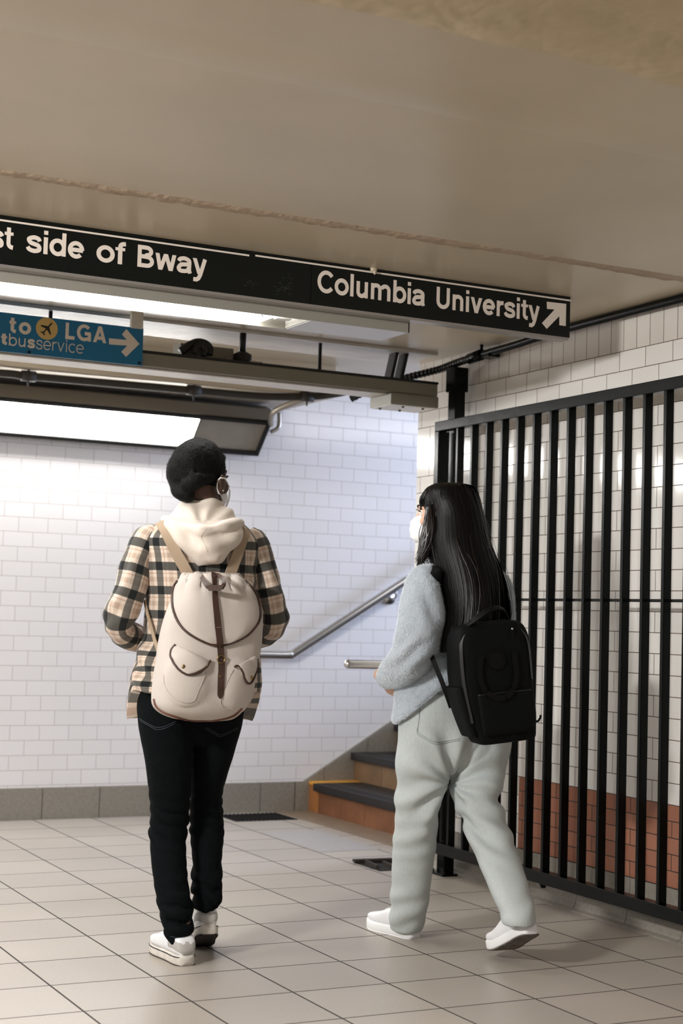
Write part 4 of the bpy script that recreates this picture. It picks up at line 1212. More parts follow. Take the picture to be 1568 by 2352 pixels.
# head turned to the right of the walking direction
hcA = PA(463, 1099, 0.02); frA = head_frame(-25, 4, 3); kA = 1.0
heelL = on_plane(427, 2222, 2, 0.0)+FH*0.02
heelR = at_depth(479, 2146, DA+.0)
WA1 = shoe_frame(heelL, 27, 0, .262); WA2 = shoe_frame(heelR, 14, 21, .262, -1)
parts = head_parts(hcA, frA, kA, -.020)
parts.append(tube_mesh([loc(hcA, frA, 0, -.025, -.03), PA(467, 1160, .0), PA(466, 1205, -.01)], [.056, .053, .062], 18))
J = dict(shL=PA(352, 1240, -.06), shR=PA(574, 1240, .06), elL=PA(272, 1432, -.09), elR=PA(627, 1432, .09), wrL=PA(352, 1478, .19), wrR=PA(560, 1474, .26),
         hiL=PA(392, 1620, -.04), hiR=PA(490, 1620, .05), knL=PA(388, 1885, .02), knR=PA(474, 1870, .13), anL=WA1(0, .045, .105), anR=WA2(0, .045, .105))
v, f, _, _ = rows_loft(PA, [(1190, 425, 515, -.01, .05), (1225, 350, 575, -.01, .07), (1270, 335, 580, 0, .09), (1360, 348, 575, 0, .095), (1450, 350, 565, 0, .09), (1540, 335, 560, 0, .09), (1610, 330, 548, 0, .095), (1660, 350, 530, 0, .08)], 22)
parts.append((v, f))
for a, b, c, r in (('shL', 'elL', 'wrL', (.047, .040, .026)), ('shR', 'elR', 'wrR', (.047, .040, .026))):
    parts.append(tube_mesh(cr([J[a], (J[a]+J[b])/2, J[b], (J[b]+J[c])/2, J[c]], 5), np.interp(np.linspace(0, 1, 21), [0, .5, 1], r), 14))
for a, b, c in (('hiL', 'knL', 'anL'), ('hiR', 'knR', 'anR')):
    parts.append(tube_mesh(cr([J[a], (J[a]*.45+J[b]*.55), J[b], (J[b]*.6+J[c]*.4), J[c]], 5), np.interp(np.linspace(0, 1, 21), [0, .45, .6, 1], [.068, .042, .040, .027]), 16))
# feet inside the shoes
parts += [foot_part(WA1, J['anL']), foot_part(WA2, J['anR'])]
frw = unit(FH*math.cos(R_(25))-RH*math.sin(R_(25))); latA = unit(np.cross(frw, UP))
parts += hand_parts(J['wrL'], unit(latA*0.75+frw*0.5), unit(frw*0.7-latA*0.6), 1, 1.5, .95)
parts += hand_parts(J['wrR'], unit(-latA*0.75+frw*0.5), unit(frw*0.7+latA*0.6), -1, 1.5, .95)
meA = remesh(parts, .0042, 5, .5)
displace(meA, socket_fn(hcA, frA, kA))
bodyA = to_obj('body', meA, M_skin_dark, A_)
face_details(A_, hcA, frA, kA)
bvA = bvh_of([bodyA])
# hair: cap of short curls, a twist along the nape and a rolled knot at the left
M_hairA = hair_mat('black_curly_hair', srgb(8, 8, 8), 0.7, 0.35, (1, 1, 1), 150)
hp_ = [ellipsoid(loc(hcA, frA, 0, -.024, .036), .084, .103, .092, np.array(frA), 30), ellipsoid(loc(hcA, frA, -.022, -.058, .012), .066, .068, .078, np.array(frA), 24)]
for pts, r in (([(500, 1066, .02), (508, 1056, .05), (511, 1048, .08)], (.012, .014, .009)), ([(497, 1090, -.03), (470, 1100, -.085), (445, 1108, -.10), (425, 1118, -.085)], (.012, .020, .024, .026)),
               ([(438, 1085, -.10), (450, 1098, -.105), (462, 1090, -.105)], (.012, .015, .012)), ([(405, 1108, -.05), (410, 1124, -.06), (426, 1136, -.085), (446, 1140, -.08)], (.020, .027, .026, .012)),
               ([(402, 1095, -.03), (404, 1112, -.035), (411, 1128, -.045)], (.014, .018, .016))):
    q = cr([PA(x, y, d) for x, y, d in pts], 5); hp_.append(tube_mesh(q, np.interp(np.linspace(0, 1, len(q)), np.linspace(0, 1, len(r)), r), 12))
meH = remesh(hp_, .004, 4, .5)
displace(meH, lambda co, no: .0022*fbm(co, 30, 2.0)+.0012*nz(co, 160, 5.0))
M_hairA.node_tree.nodes['Principled BSDF'].inputs['Specular IOR Level'].default_value = .14
hairA = to_obj('hair', meH, M_hairA, A_)
fuzz('flyaway_hair', meH, M_hairA, hairA, 12000, .0050, .0005, 5, comb=(0.2, 0.1, -0.6), lay=.35, rnd=.9)
# face mask with ear loops, ear stud
mk = MB(); mk.add(*ellipsoid(loc(hcA, frA, 0, .066, -.050), .052, .060, .046, np.array(frA), 24))
maskA = mk.build('face_mask', M_mask, A_, True)
def lp(pts, lift, D): return np.array([project(bvA, x, y, lift, D)[0] for x, y in cr(pts, 5)])
q = lp([(514, 1099), (509, 1098), (503, 1103), (500, 1111), (500.5, 1122), (504, 1134), (507.5, 1146), (510.5, 1157), (513.5, 1166)], .004, DA+.02)
MB().tube(q, .0024, 8).build('ear_loop', M_mask, maskA, True)
q = lp([(514, 1100), (518, 1106), (523, 1116), (527, 1124)], .004, DA+.04)
MB().tube(q, .0018, 8).build('ear_loop', M_mask, maskA, True)
q = [lp([(526.5, 1122), (525, 1138), (521, 1152), (516, 1166)], .0035, DA+.05), lp([(528, 1128), (527, 1142), (523, 1156), (517, 1170)], .0035, DA+.06)]
w_ = MB(); n_ = len(q[0]); w_.add(list(q[0])+list(q[1]), [(i, i+1, n_+i+1, n_+i) for i in range(n_-1)])
so_ = w_.build('mask_edge', M_mask, maskA, True); md = so_.modifiers.new('s', 'SOLIDIFY'); md.thickness = .002
q = project(bvA, 510, 1126.5, .003, DA)[0]
MB().add(*ellipsoid(q, .0026, .0026, .0026, None, 12)).build('ear_stud', mat('silver_stud', srgb(230, 228, 222), rough=0.12, metal=1.0), A_, True)

# black jeans
rowsL = [(1560, 330, 446, -.03, .09), (1600, 316, 446, -.04, .098), (1660, 317, 444, -.045, .098), (1740, 332, 442, -.03, .088), (1800, 340, 439, -.01, .079), (1850, 345, 435, .01, .070), (1880, 346, 431, .02, .066), (1905, 343, 428, .02, .064), (1930, 345, 426, .015, .064), (1985, 348, 428, -.005, .064), (2040, 356, 433, -.03, .060), (2085, 366, 438, -.048, .056), (2115, 373, 440, -.05, .054), (2150, 385, 440, -.05, .052), (2166, 391, 437, -.05, .050)]
rowsR = [(1560, 438, 556, .04, .09), (1600, 436, 561, .05, .098), (1660, 436, 556, .06, .096), (1720, 437, 540, .08, .086), (1780, 436, 522, .10, .077), (1820, 437, 511, .12, .070), (1850, 436, 508, .13, .066), (1880, 437, 512, .13, .064), (1930, 438, 513, .12, .064), (1985, 443, 508, .10, .058), (2010, 441, 509, .085, .055), (2040, 443, 505, .07, .050), (2068, 446, 503, .06, .050), (2084, 450, 499, .055, .048)]
parts = [rows_loft(PA, rowsL, 0, 2.2)[:2], rows_loft(PA, rowsR, 0, 2.2)[:2], rows_loft(PA, [(1540, 335, 548, 0, .105), (1600, 318, 558, 0, .112), (1660, 330, 550, .01, .10), (1710, 380, 500, .02, .06)], 22, 2.3)[:2]]
meJ = remesh(parts, .0055, 6, .5)
def crease(t):
    """soft bulges parted by sharp creases"""
    return np.abs(np.sin(t))**0.75*2-1
def jeans_folds(co, no, spots, amp):
    d = .0012*fbm(co, 14, 1.0)
    n1 = nz(co*np.array([1, 1, .4]), 11, 3.0); n2 = nz(co, 16, 9.0)
    for c, s, a, fq in spots:
        w = np.exp(-((co[:, 2]-c[2])/s)**2)*np.exp(-((co-c)[:, :2]**2).sum(1)/.02)
        lat = (co-c) @ RH
        d += a*w*(0.55+0.6*n2)*crease((co[:, 2]-c[2])*fq*.5+lat*14+3.2*n1)
    return d*amp
displace(meJ, lambda co, no: jeans_folds(co, no, [(J['knL'], .075, .010, 165.), (J['knR'], .07, .010, 165.), (J['anL']+UP*.03, .085, .018, 125.), (J['anR']+UP*.03, .085, .018, 130.)], 1.0))
jeansA = to_obj('jeans', meJ, M_jeans_dark, A_)
bvJA = bvh_of([jeansA])
for P2 in ([(322, 1655), (345, 1668), (362, 1676), (385, 1670), (402, 1661)], [(320, 1650), (344, 1664), (362, 1671), (384, 1666), (404, 1656)], [(470, 1672), (490, 1684), (506, 1691), (528, 1682), (545, 1674)], [(474, 1670), (491, 1680), (507, 1687), (528, 1678), (543, 1671)]):
    q, n = on_line(bvJA, P2, .0012)
    MB().tube(q, .0008, 6).build('pocket_stitching', M_stitch_dark, jeansA, True)
q, n = on_line(bvJA, [(391, 2151), (410, 2153), (430, 2150), (438, 2146)], .001)
MB().tube(q, .0008, 6).build('hem_stitching', M_stitch_dark, jeansA, True)

# canvas shoes: left one flat, right one rolling up off its heel
shoe(A_, heelL, 27, 0, .262, dict(sole=.034, lace=M_white_up), M_white_up, M_dirty_sole, M_brown_sole, (M_grey_suede, mat('black_stripe', srgb(24, 24, 30), rough=.6)), lab='left white canvas shoe, flat on the tile')
shoe(A_, heelR, 14, 21, .262, dict(sole=.034, lace=M_white_up), M_white_up, M_dirty_sole, M_brown_sole, (M_grey_suede, M_iris), lab='right white canvas shoe with its heel lifted', sgn=-1)

# hooded sweatshirt: collar, draped hood, and the part under the shirt
parts = [rows_loft(PA, [(1149, 424, 512, .0, .066), (1158, 416, 518, -.0, .072), (1172, 399, 532, -.01, .082), (1188, 385, 546, -.02, .088), (1205, 385, 550, -.03, .090), (1240, 395, 548, -.02, .08)], 10, 2.2)[:2],
         rows_loft(PA, [(1196, 380, 545, -.09, .05), (1210, 379, 556, -.10, .062), (1228, 392, 556, -.115, .066), (1250, 408, 546, -.125, .066), (1272, 425, 528, -.13, .060), (1290, 441, 503, -.13, .050), (1302, 452, 478, -.125, .030)], 14, 2.0)[:2]]
rim = cr([PA(379, 1190, -.035), PA(392, 1203, -.10), PA(420, 1212, -.15), PA(455, 1219, -.178), (PA(490, 1217, -.175)), PA(520, 1208, -.14), PA(545, 1200, -.07), PA(552, 1206, -.01)], 6)
parts.append(tube_mesh(rim, np.interp(np.linspace(0, 1, len(rim)), [0, .2, .5, .8, 1], [.016, .021, .019, .022, .016]), 12))
meHo = remesh(parts, .0045, 5, .5)
def hood_folds(co, no):
    r = (co-PA(462, 1240, -.1)) @ RH; z = co[:, 2]
    d = .0055*np.sin(r*70+z*38+2.4*nz(co, 7, 2.)) * np.clip((PA(462, 1190, 0)[2]-z)/.06, 0, 1)
    d += .004*np.sin(z*75-np.abs(r)*52+1.5*nz(co, 6, 8.))*np.exp(-((z-PA(462, 1262, 0)[2])/.045)**2)
    zt = PA(462, 1206, 0)[2]; zz = np.clip((z-zt)/.03, 0, 1)
    ang = np.arctan2(r-.012, z-(zt-.03))
    d += zz*.0050*np.sin(ang*9+1.0+1.2*nz(co, 9, 4.))
    c0, c1 = PA(463, 1263, -.16), PA(505, 1278, -.16)
    t = np.clip(((co-c0) @ (c1-c0))/((c1-c0) @ (c1-c0)), 0, 1); dist = np.linalg.norm(co-(c0+t[:, None]*(c1-c0)), axis=1)
    d -= .010*np.exp(-(dist/.007)**2)
    return d
displace(meHo, hood_folds)
hoodA = to_obj('hooded_sweatshirt', meHo, M_hoodie, A_)
bvHo = bvh_of([hoodA])
q, n = on_line(bvHo, [(474, 1215), (462, 1232), (470, 1250), (477, 1268)], .0004); MB().tube(q, .0007, 6).build('seam', mat('sweatshirt_seam', srgb(196, 182, 168), rough=.9), hoodA, True)

# flannel shirt: yoke and back, two sleeves
def warp_uv(uv, du, dv): return [[(a+du, b+dv) for a, b in q] for q in uv]
def cloth(parts, fold):
    mb = MB()
    for v, f, uv, sh in parts:
        mb.add(v, f, uv)
    me = bpy.data.meshes.new('cloth'); me.from_pydata(mb.v, [], mb.f)
    ul = me.uv_layers.new(name='uv'); ul.data.foreach_set('uv', [c for q in mb.uv for p in q for c in p])
    bm = bmesh.new(); bm.from_mesh(me); bmesh.ops.recalc_face_normals(bm, faces=bm.faces); bm.to_mesh(me); bm.free()
    displace(me, fold); return me
tor = rows_loft(PA, [(1186, 415, 530, -.005, .055), (1204, 372, 560, -.01, .075), (1222, 345, 580, -.012, .092), (1244, 328, 593, -.015, .105), (1280, 330, 592, -.015, .118), (1330, 334, 586, -.012, .124), (1390, 338, 582, -.005, .122), (1450, 336, 586, .0, .118), (1510, 318, 592, .0, .122), (1570, 305, 596, .0, .130), (1620, 298, 596, .0, .134), (1656, 296, 594, .0, .136)], 22, 2.3, 96, 9)
V_ = np.array(tor[0])
# the back of the hem hangs higher than the two front tails
ctr = PA(445, 1600, 0); Fb = unit(FH*math.cos(R_(22))-RH*math.sin(R_(22)))
zhi, zlo = PA(445, 1470, 0)[2], PA(445, 1656, 0)[2]
rel = (V_-ctr) @ Fb; k_ = np.clip((rel+.03)/.07, 0, 1)
low = V_[:, 2] < zhi
V_[low, 2] = zhi+(V_[low, 2]-zhi)*(0.62+0.38*k_[low])
tor = (V_, tor[1], tor[2], tor[3])
slL = limb_mesh([(PA(352, 1226, -.05), .030, .05), (PA(336, 1240, -.065), .046, .064), (PA(314, 1296, -.085), .050, .066), (PA(300, 1350, -.095), .053, .066), (PA(281, 1400, -.10), .053, .064), (PA(273, 1430, -.085), .047, .060), (PA(285, 1455, -.03), .043, .060), (PA(322, 1470, .06), .038, .052), (PA(350, 1476, .15), .034, .042)], 56, 10)
slR = limb_mesh([(PA(570, 1226, .06), .030, .05), (PA(584, 1240, .06), .040, .060), (PA(602, 1296, .055), .044, .064), (PA(616, 1350, .06), .047, .064), (PA(625, 1398, .07), .050, .062), (PA(628, 1428, .09), .048, .060), (PA(617, 1450, .13), .042, .056), (PA(590, 1466, .19), .036, .050), (PA(562, 1472, .25), .032, .042)], 56, 10)
slL = (slL[0], slL[1], warp_uv(slL[2], .02, .03), slL[3]); slR = (slR[0], slR[1], warp_uv(slR[2], .0, .045), slR[3])
def shirt_folds(co, no):
    d = .0042*fbm(co, 9, 4.0)+.0016*nz(co, 26, 7.)
    r = (co-PA(445, 1400, 0)) @ RH; z = co[:, 2]
    ze = PA(270, 1425, 0)[2]
    arm = np.clip((np.abs(r)-.155)/.03, 0, 1)
    d += arm*.0038*np.exp(-((z-ze-.02)/.07)**2)*np.sin(z*95+np.abs(r)*60+2.5*nz(co, 8, 1.0))
    d += arm*.006*np.exp(-((z-PA(0, 1310, 0)[2])/.08)**2)*np.sin(np.abs(r)*120+z*55+2*nz(co, 9, 6.))
    zb = PA(0, 1540, 0)[2]
    d += (1-arm)*.011*np.exp(-((z-zb)/.11)**2)*np.sin(z*62-np.abs(r)*58+2.6*nz(co, 7, 9.))*np.clip((np.abs(r)-.07)/.06, 0, 1)
    d += (1-arm)*.005*np.clip((PA(0, 1590, 0)[2]-z)/.06, 0, 1)*np.sin(r*85+1.5)
    return d
meS = cloth([tor, slL, slR], shirt_folds)
shirtA = to_obj('flannel_shirt', meS, M_plaid, A_)
# ------------------------------------------------------------------ cream rucksack on that back
bagA = thing('backpack', 'cream canvas rucksack with brown piping and centre strap on the plaid shirt', 'backpack', tuple(PA(490, 1650, -.2)))
rowsB = [(1317, 432, 542, -.165, .050), (1326, 414, 562, -.17, .068), (1345, 404, 576, -.175, .082), (1375, 400, 592, -.18, .090), (1405, 391, 601, -.185, .094), (1450, 377, 598, -.19, .098), (1500, 365, 591, -.195, .102), (1550, 357, 581, -.198, .104), (1595, 353, 570, -.198, .104), (1622, 356, 560, -.195, .100), (1640, 375, 547, -.19, .086), (1651, 405, 530, -.185, .062), (1656, 440, 505, -.18, .030)]
v, f, uv, sh = rows_loft(PA, rowsB, 25, 2.5, 64, 8)
me = MB().add(v, f, uv)
mB = bpy.data.meshes.new('bag'); mB.from_pydata(me.v, [], me.f)
bm = bmesh.new(); bm.from_mesh(mB); bmesh.ops.recalc_face_normals(bm, faces=bm.faces); bm.to_mesh(mB); bm.free()
def bulge(co, x, y, rx, ry, a):
    q = project(bvB0, x, y, 0, DA-.27)[0]; r = (co-q) @ RH; z = co[:, 2]-q[2]
    w = np.clip(1-(r/rx)**2-(z/ry)**2, 0, 1); near = ((co-q) @ FH) < .06
    return a*np.sqrt(w)*near
tmpo = bpy.data.objects.new('tmp', mB); bvB0 = bvh_of([tmpo])
def bag_fn(co, no):
    d = .0055*fbm(co, 6, 11.)+.0025*nz(co*np.array([1, 1, .4]), 20, 2.)
    r = (co-PA(492, 1330, 0)) @ RH; zt = PA(0, 1318, 0)[2]
    d += .0055*np.sin(r*150+1.0)*np.exp(-((co[:, 2]-zt)/.045)**2)
    d += bulge(co, 428, 1560, .068, .085, .017)+bulge(co, 548, 1575, .050, .085, .014)
    return d
displace(mB, bag_fn)
bpy.data.objects.remove(tmpo)
bagm = link('main_bag', mB, M_canvas, bagA, True)
bvB = bvh_of([bagm])
flL = [(430, 1320), (413, 1336), (404, 1352), (401, 1372), (401, 1395), (405, 1414), (413, 1432), (427, 1450), (447, 1465), (470, 1476), (490, 1482)]
flR = [(542, 1322), (562, 1338), (576, 1354), (585, 1372), (591, 1392), (593, 1408), (591, 1424), (582, 1441), (565, 1459), (540, 1473), (512, 1482)]
flap = patch(bvB, flL, flR, .006, nc=36, nr=44, dome=.012, D=DA-.24).build('flap', M_canvas, bagA, True)
bvF = bvh_of([bagm, flap])
edge = flL[1:]+[(501, 1483)]+flR[::-1][:-1]
q, n = on_line(bvB, edge, .009, 6, DA-.2)
MB().tube(q, .0040, 8).build('piping', M_leather, flap, True)
def pocket(flapL, flapR, edge_, outline, btn, ang):
    pf = patch(bvB, flapL, flapR, .004, nc=20, nr=16, dome=.006, D=DA-.25).build('pocket_flap', M_canvas, bagA, True)
    q, n = on_line(bvB, edge_, .006, 6, DA-.22); MB().tube(q, .0036, 8).build('piping', M_leather, pf, True)
    q, n = on_line(bvB, outline, .0012, 6, DA-.22); MB().tube(q, .0010, 6).build('pocket_seam', M_canvas, bagA, True)
    if btn:
        p, nn = project(bvF, btn[0], btn[1], .009, DA-.25)
        MB().add(*ellipsoid(p, .0066, .0040, .0066, None, 16)).build('snap_button', M_brass, pf, True)
pocket([(404.5, 1481), (394, 1497), (396, 1512), (406, 1532), (422, 1547), (437, 1549.5)], [(405.5, 1481.5), (430, 1494), (455, 1507), (480, 1519), (472, 1532), (438.5, 1549.5)],
       [(404.5, 1481), (397, 1490), (394, 1500), (396, 1514), (406, 1532), (421, 1545.5), (437, 1549.5), (456, 1545), (471, 1532), (480, 1520), (482, 1519)],
       [(376, 1550), (378, 1570), (386, 1588), (400, 1603), (418, 1612), (436, 1613), (447, 1607), (455, 1588), (464, 1567), (472, 1545)], (422.5, 1532), 0)
pocket([(540, 1531), (550, 1539), (556, 1555), (562, 1566), (570, 1569)], [(541, 1530.5), (566, 1516), (586, 1506), (587, 1530), (571.5, 1569)],
       [(537, 1532.5), (543, 1530), (550, 1535), (555, 1545), (558, 1557), (564, 1567), (571, 1569), (577, 1563), (583, 1548), (587, 1530), (587.5, 1512)],
       [(536, 1538), (528, 1552), (518, 1575), (511, 1595), (506, 1610), (509, 1620), (520, 1627), (534, 1629)], (572, 1555), 0)
q2, n = on_line(bvB, [(354, 1606), (359.5, 1622), (375, 1634.5), (400, 1644.5), (428, 1652.5), (455, 1655.5), (500, 1653), (535, 1644), (555, 1627)], .001, 6, DA-.2)
MB().tube(q2, .0042, 8).build('base_piping', mat('brown_piping', srgb(96, 56, 40), rough=.5), bagA, True)
cs = [(491, 1352), (494, 1385), (498, 1424), (501, 1450), (504, 1474), (506, 1500), (507.5, 1530), (507, 1560), (505.5, 1585), (504, 1604)]
q, n = on_line(bvF, cs, .0035, 6, DA-.27)
w_ = np.full(len(q), .0205); w_[:14] = np.linspace(.0165, .0205, 14); w_[-4:] = [.0195, .017, .012, .004]
strap = ribbon(q, n, w_, .003).build('centre_strap', M_leather, bagA)
bvC = bvh_of([bagm, flap, strap])
p, nn = project(bvC, 506.5, 1514, .004, DA-.27)
u_ = unit(np.cross(nn, UP)); w2 = np.cross(u_, nn)
MB().tube([p+.0118*(math.cos(t)*u_+math.sin(t)*w2) for t in np.linspace(0, 2*math.pi, 29)], .0021, 8).build('ring_buckle', M_brass, bagA, True)
for x, y, r in ((504, 1483.5, .0034), (505.5, 1553.5, .0034)):
    p, nn = project(bvC, x, y, .0015, DA-.27)
    MB().add(*ellipsoid(p, r, r*.6, r, None, 12)).build('stud', M_brass, strap, True)
p1, _ = project(bvC, 497.5, 1441, .001, DA-.27); p2, _ = project(bvC, 507, 1441, .001, DA-.27)
if p1 is not None: MB().tube([p1, p2], .0007, 6).build('stitching', M_web, strap)
# carrying handle: two tabs rising from a stitched band
hd = MB()
def hpt(x, y, d): return PA(x, y, -.318+d)
def facing(P): return np.array([unit(CAMP-p) for p in P])
for pts in ([(460, 1319, .09), (464, 1327, .05), (470, 1339, .012), (478, 1350, -.006)], [(492, 1321, .10), (503, 1322, .06), (512, 1331, .025), (514, 1342, .004), (508, 1352, -.004)]):
    P_ = cr([hpt(*q) for q in pts], 6); ribbon(P_, facing(P_), .0125, .004, hd)
hd.poly([hpt(471, 1345, -.008), hpt(515, 1343, -.006), hpt(508, 1357, -.010), hpt(480, 1357.5, -.010)], -FH*.004)
hd.build('carry_handle', M_leather, bagA)
q, n = on_line(bvF, [(489, 1318), (490, 1330), (491, 1345), (491, 1356)], .003, 6, DA-.22); ribbon(q, n, .0165, .003).build('handle_strap', M_leather, bagA)
# shoulder straps over the hood and shirt
bvT = bvh_of([shirtA])
def sstrap(P2, w, lift, name='shoulder_strap', m=M_web, end=None, D=DA-.12):
    q, n = on_line(bvT, P2, lift, 7, D)
    # ease the strap off the cloth so that it runs taut
    for _ in range(6): q[1:-1] = q[1:-1]*.5+(q[:-2]+q[2:])*.25; n[1:-1] = n[1:-1]*.5+(n[:-2]+n[2:])*.25
    q = q-np.outer(np.ones(len(q)), FH)*.006
    if end is not None: q = np.vstack([q, end]); n = np.vstack([n, n[-1]])
    return ribbon(q, n, w, .004).build(name, m, bagA)
sstrap([(370, 1204), (381, 1222), (395, 1250), (410, 1280), (425, 1306), (432, 1322)], .035, .006)
sstrap([(562, 1219), (553, 1243), (544, 1270), (533, 1300), (524, 1326)], .037, .006)
sstrap([(338, 1380), (344, 1410), (352, 1440), (360, 1472), (368, 1500)], .012, .006, 'lower_strap')
q = [PA(x, y, d) for x, y, d in ((420, 1342, -.20), (415, 1330, -.17), (422, 1322, -.15), (431, 1324, -.17), (428, 1334, -.2))]
MB().tube(cr(q, 5), .0035, 8).build('strap_loop', M_leather, bagA, True)
# ------------------------------------------------------------------ person in the pale blue plush jacket
DB = 5.36
def PB(px, py, d=0.0): return at_depth(px, py, DB+d)
pb_base = np.array([*(RH*0.40+FH*5.34)[:2], 0.0])
B_ = thing('person', 'person with long black hair in a pale blue plush jacket and light jeans, mid-stride', 'person', tuple(pb_base))
hcB = PB(1024, 1186, -.015); frB = head_frame(72, 2, -3); kB = .95
parts = head_parts(hcB, frB, kB)
parts.append(tube_mesh([loc(hcB, frB, 0, -.02, -.04), PB(1030, 1270, -.02), PB(1034, 1320, -.02)], [.050, .048, .06], 18))
hl = on_plane(952, 2158, 2, 0.0)+FH*.015
hr_ = at_depth(1220, 2146, 5.0)
WB1 = shoe_frame(hl, 36, 0, .25); WB2 = shoe_frame(hr_, 22, 25, .262, -1)
K = dict(shL=PB(962, 1335, -.12), shR=PB(1135, 1345, .09), elL=PB(962, 1520, -.13), elR=PB(1150, 1520, .14), wrL=PB(893, 1560, .02), wrR=PB(985, 1570, .24),
         hiL=PB(985, 1680, -.03), hiR=PB(1095, 1690, .05), knL=PB(956, 1890, .03), knR=PB(1110, 1880, -.03), anL=WB1(0, .045, .105), anR=WB2(0, .045, .105))
v, f, _, _ = rows_loft(PB, [(1300, 1005, 1070, -.02, .055), (1325, 965, 1130, -.02, .07), (1380, 968, 1140, -.0, .09), (1450, 970, 1135, .0, .09), (1540, 962, 1125, 0, .085), (1620, 950, 1140, 0, .095), (1700, 965, 1140, 0, .09)], 34)
parts.append((v, f))
for a, b, c in (('shL', 'elL', 'wrL'), ('shR', 'elR', 'wrR')):
    parts.append(tube_mesh(cr([K[a], (K[a]+K[b])/2, K[b], (K[b]+K[c])/2, K[c]], 5), np.interp(np.linspace(0, 1, 21), [0, .5, 1], [.043, .036, .024]), 14))
for a, b, c in (('hiL', 'knL', 'anL'), ('hiR', 'knR', 'anR')):
    parts.append(tube_mesh(cr([K[a], K[a]*.45+K[b]*.55, K[b], K[b]*.6+K[c]*.4, K[c]], 5), np.interp(np.linspace(0, 1, 21), [0, .45, .6, 1], [.074, .048, .042, .028]), 16))
parts += [foot_part(WB1, K['anL']), foot_part(WB2, K['anR'])]
parts += hand_parts(PB(884, 1563, .0), unit(PB(906, 1592, .05)-PB(884, 1563, .0)), unit(-RH*.55-FH*.5-UP*.35), -1, 1.3, .92)
parts += hand_parts(K['wrR'], unit(-RH*.9-UP*.35+FH*.2), unit(FH*.8-RH*.2), -1, 1.3, .92)
meB = remesh(parts, .0042, 5, .5)
displace(meB, socket_fn(hcB, frB, kB))
bodyB = to_obj('body', meB, M_skin_light, B_)
face_details(B_, hcB, frB, kB)

# pale jeans
rl = [(1600, 925, 1060, -.02, .10), (1640, 916, 1060, -.03, .112), (1700, 912, 1050, -.03, .118), (1760, 910, 1038, -.02, .112), (1800, 908, 1028, -.01, .105), (1850, 907, 1016, .01, .098), (1900, 904, 1008, .03, .094), (1950, 901, 1000, .055, .092), (2000, 899, 992, .08, .088), (2060, 897, 985, .105, .084), (2100, 895, 979, .125, .080), (2126, 894, 972, .145, .076), (2136, 895, 968, .150, .072)]
rr_ = [(1600, 1020, 1160, .04, .10), (1650, 1015, 1172, .05, .112), (1700, 1022, 1174, .05, .118), (1745, 1033, 1168, .04, .114), (1790, 1034, 1155, .02, .106), (1825, 1036, 1147, .0, .100), (1860, 1047, 1158, -.02, .096), (1890, 1057, 1168, -.045, .094), (1940, 1078, 1183, -.10, .092), (1990, 1100, 1201, -.165, .092), (2040, 1122, 1215, -.23, .092), (2080, 1140, 1226, -.275, .092), (2104, 1148, 1232, -.30, .090), (2120, 1153, 1230, -.31, .088)]
parts = [rows_loft(PB, rl, 0, 2.2)[:2], rows_loft(PB, rr_, 0, 2.2)[:2], rows_loft(PB, [(1560, 945, 1150, .0, .10), (1620, 925, 1165, .0, .12), (1680, 925, 1168, .01, .128), (1730, 945, 1150, .01, .115), (1775, 985, 1090, .01, .06)], 30, 2.3)[:2]]
meJ2 = remesh(parts, .0055, 7, .5)
def pale_folds(co, no):
    d = .002*fbm(co, 7, 1.0, .5)
    r = (co-PB(1034, 1800, 0)) @ RH; z = co[:, 2]
    px_ = 1034+r*664; py_ = 1800-(z-PB(1034, 1800, 0)[2])*664
    # folds fanning out of the seat and behind the knees
    a = np.arctan2(py_-1795, px_-1033); rad = np.hypot(px_-1033, py_-1795)
    d += .0098*np.sin(a*9.0+1.2+1.6*nz(co, 6, 4.))*np.exp(-((rad-75)/65)**2)
    for (kx, ky, amp, slope) in ((1105, 1868, .011, .45), (960, 1905, .0034, -.25)):
        w = np.exp(-((py_-ky)/62)**2-((px_-kx)/78)**2)
        d += amp*w*np.sin((py_-ky-slope*(px_-kx))*.135+2.2*nz(co, 9, 7.))
    for (kx, ky, amp) in ((930, 2090, .0045), (1185, 2080, .0055)):
        w = np.exp(-((py_-ky)/60)**2-((px_-kx)/70)**2)
        d += amp*w*np.sin((py_-ky)*.11+(px_-kx)*.06+2.4*nz(co, 9, 2.))
    # seat seam
    d -= .010*np.exp(-((px_-(1090-(py_-1715)*.72))/5.0)**2)*np.exp(-((py_-1755)/42)**2)
    return d
displace(meJ2, pale_folds)
jeansB = to_obj('jeans', meJ2, M_jeans_pale, B_)
bvJB = bvh_of([jeansB])
for P2 in ([(960, 1598), (975, 1588), (1000, 1590), (1035, 1598)], [(958, 1602), (974, 1592), (1000, 1594), (1035, 1603)], [(967, 1605), (965, 1630), (962, 1655), (960, 1680), (974, 1692), (998, 1704), (1025, 1702), (1055, 1697)], [(964, 1605), (962, 1655), (958, 1684), (975, 1697), (998, 1709), (1025, 1706), (1055, 1701)]):
    q, n = on_line(bvJB, P2, .0010, 6, DB-.1)
    MB().tube(q, .0008, 6).build('stitching', M_stitch_pale, jeansB, True)
# frayed hem
fr_ = MB()
for i in range(46):
    t = random.random(); a_ = PB(1147+random.gauss(0, 3), 2118+t*36, -.19+random.uniform(-.02, .03))
    fr_.tube([a_, a_+np.array([random.gauss(0, .005), random.gauss(0, .004), -random.uniform(.006, .016)])], [.0007, .0004], 5)
o = fr_.build('frayed_hem', mat('white_thread', srgb(222, 224, 222), rough=.9), jeansB); o['kind'] = 'stuff'
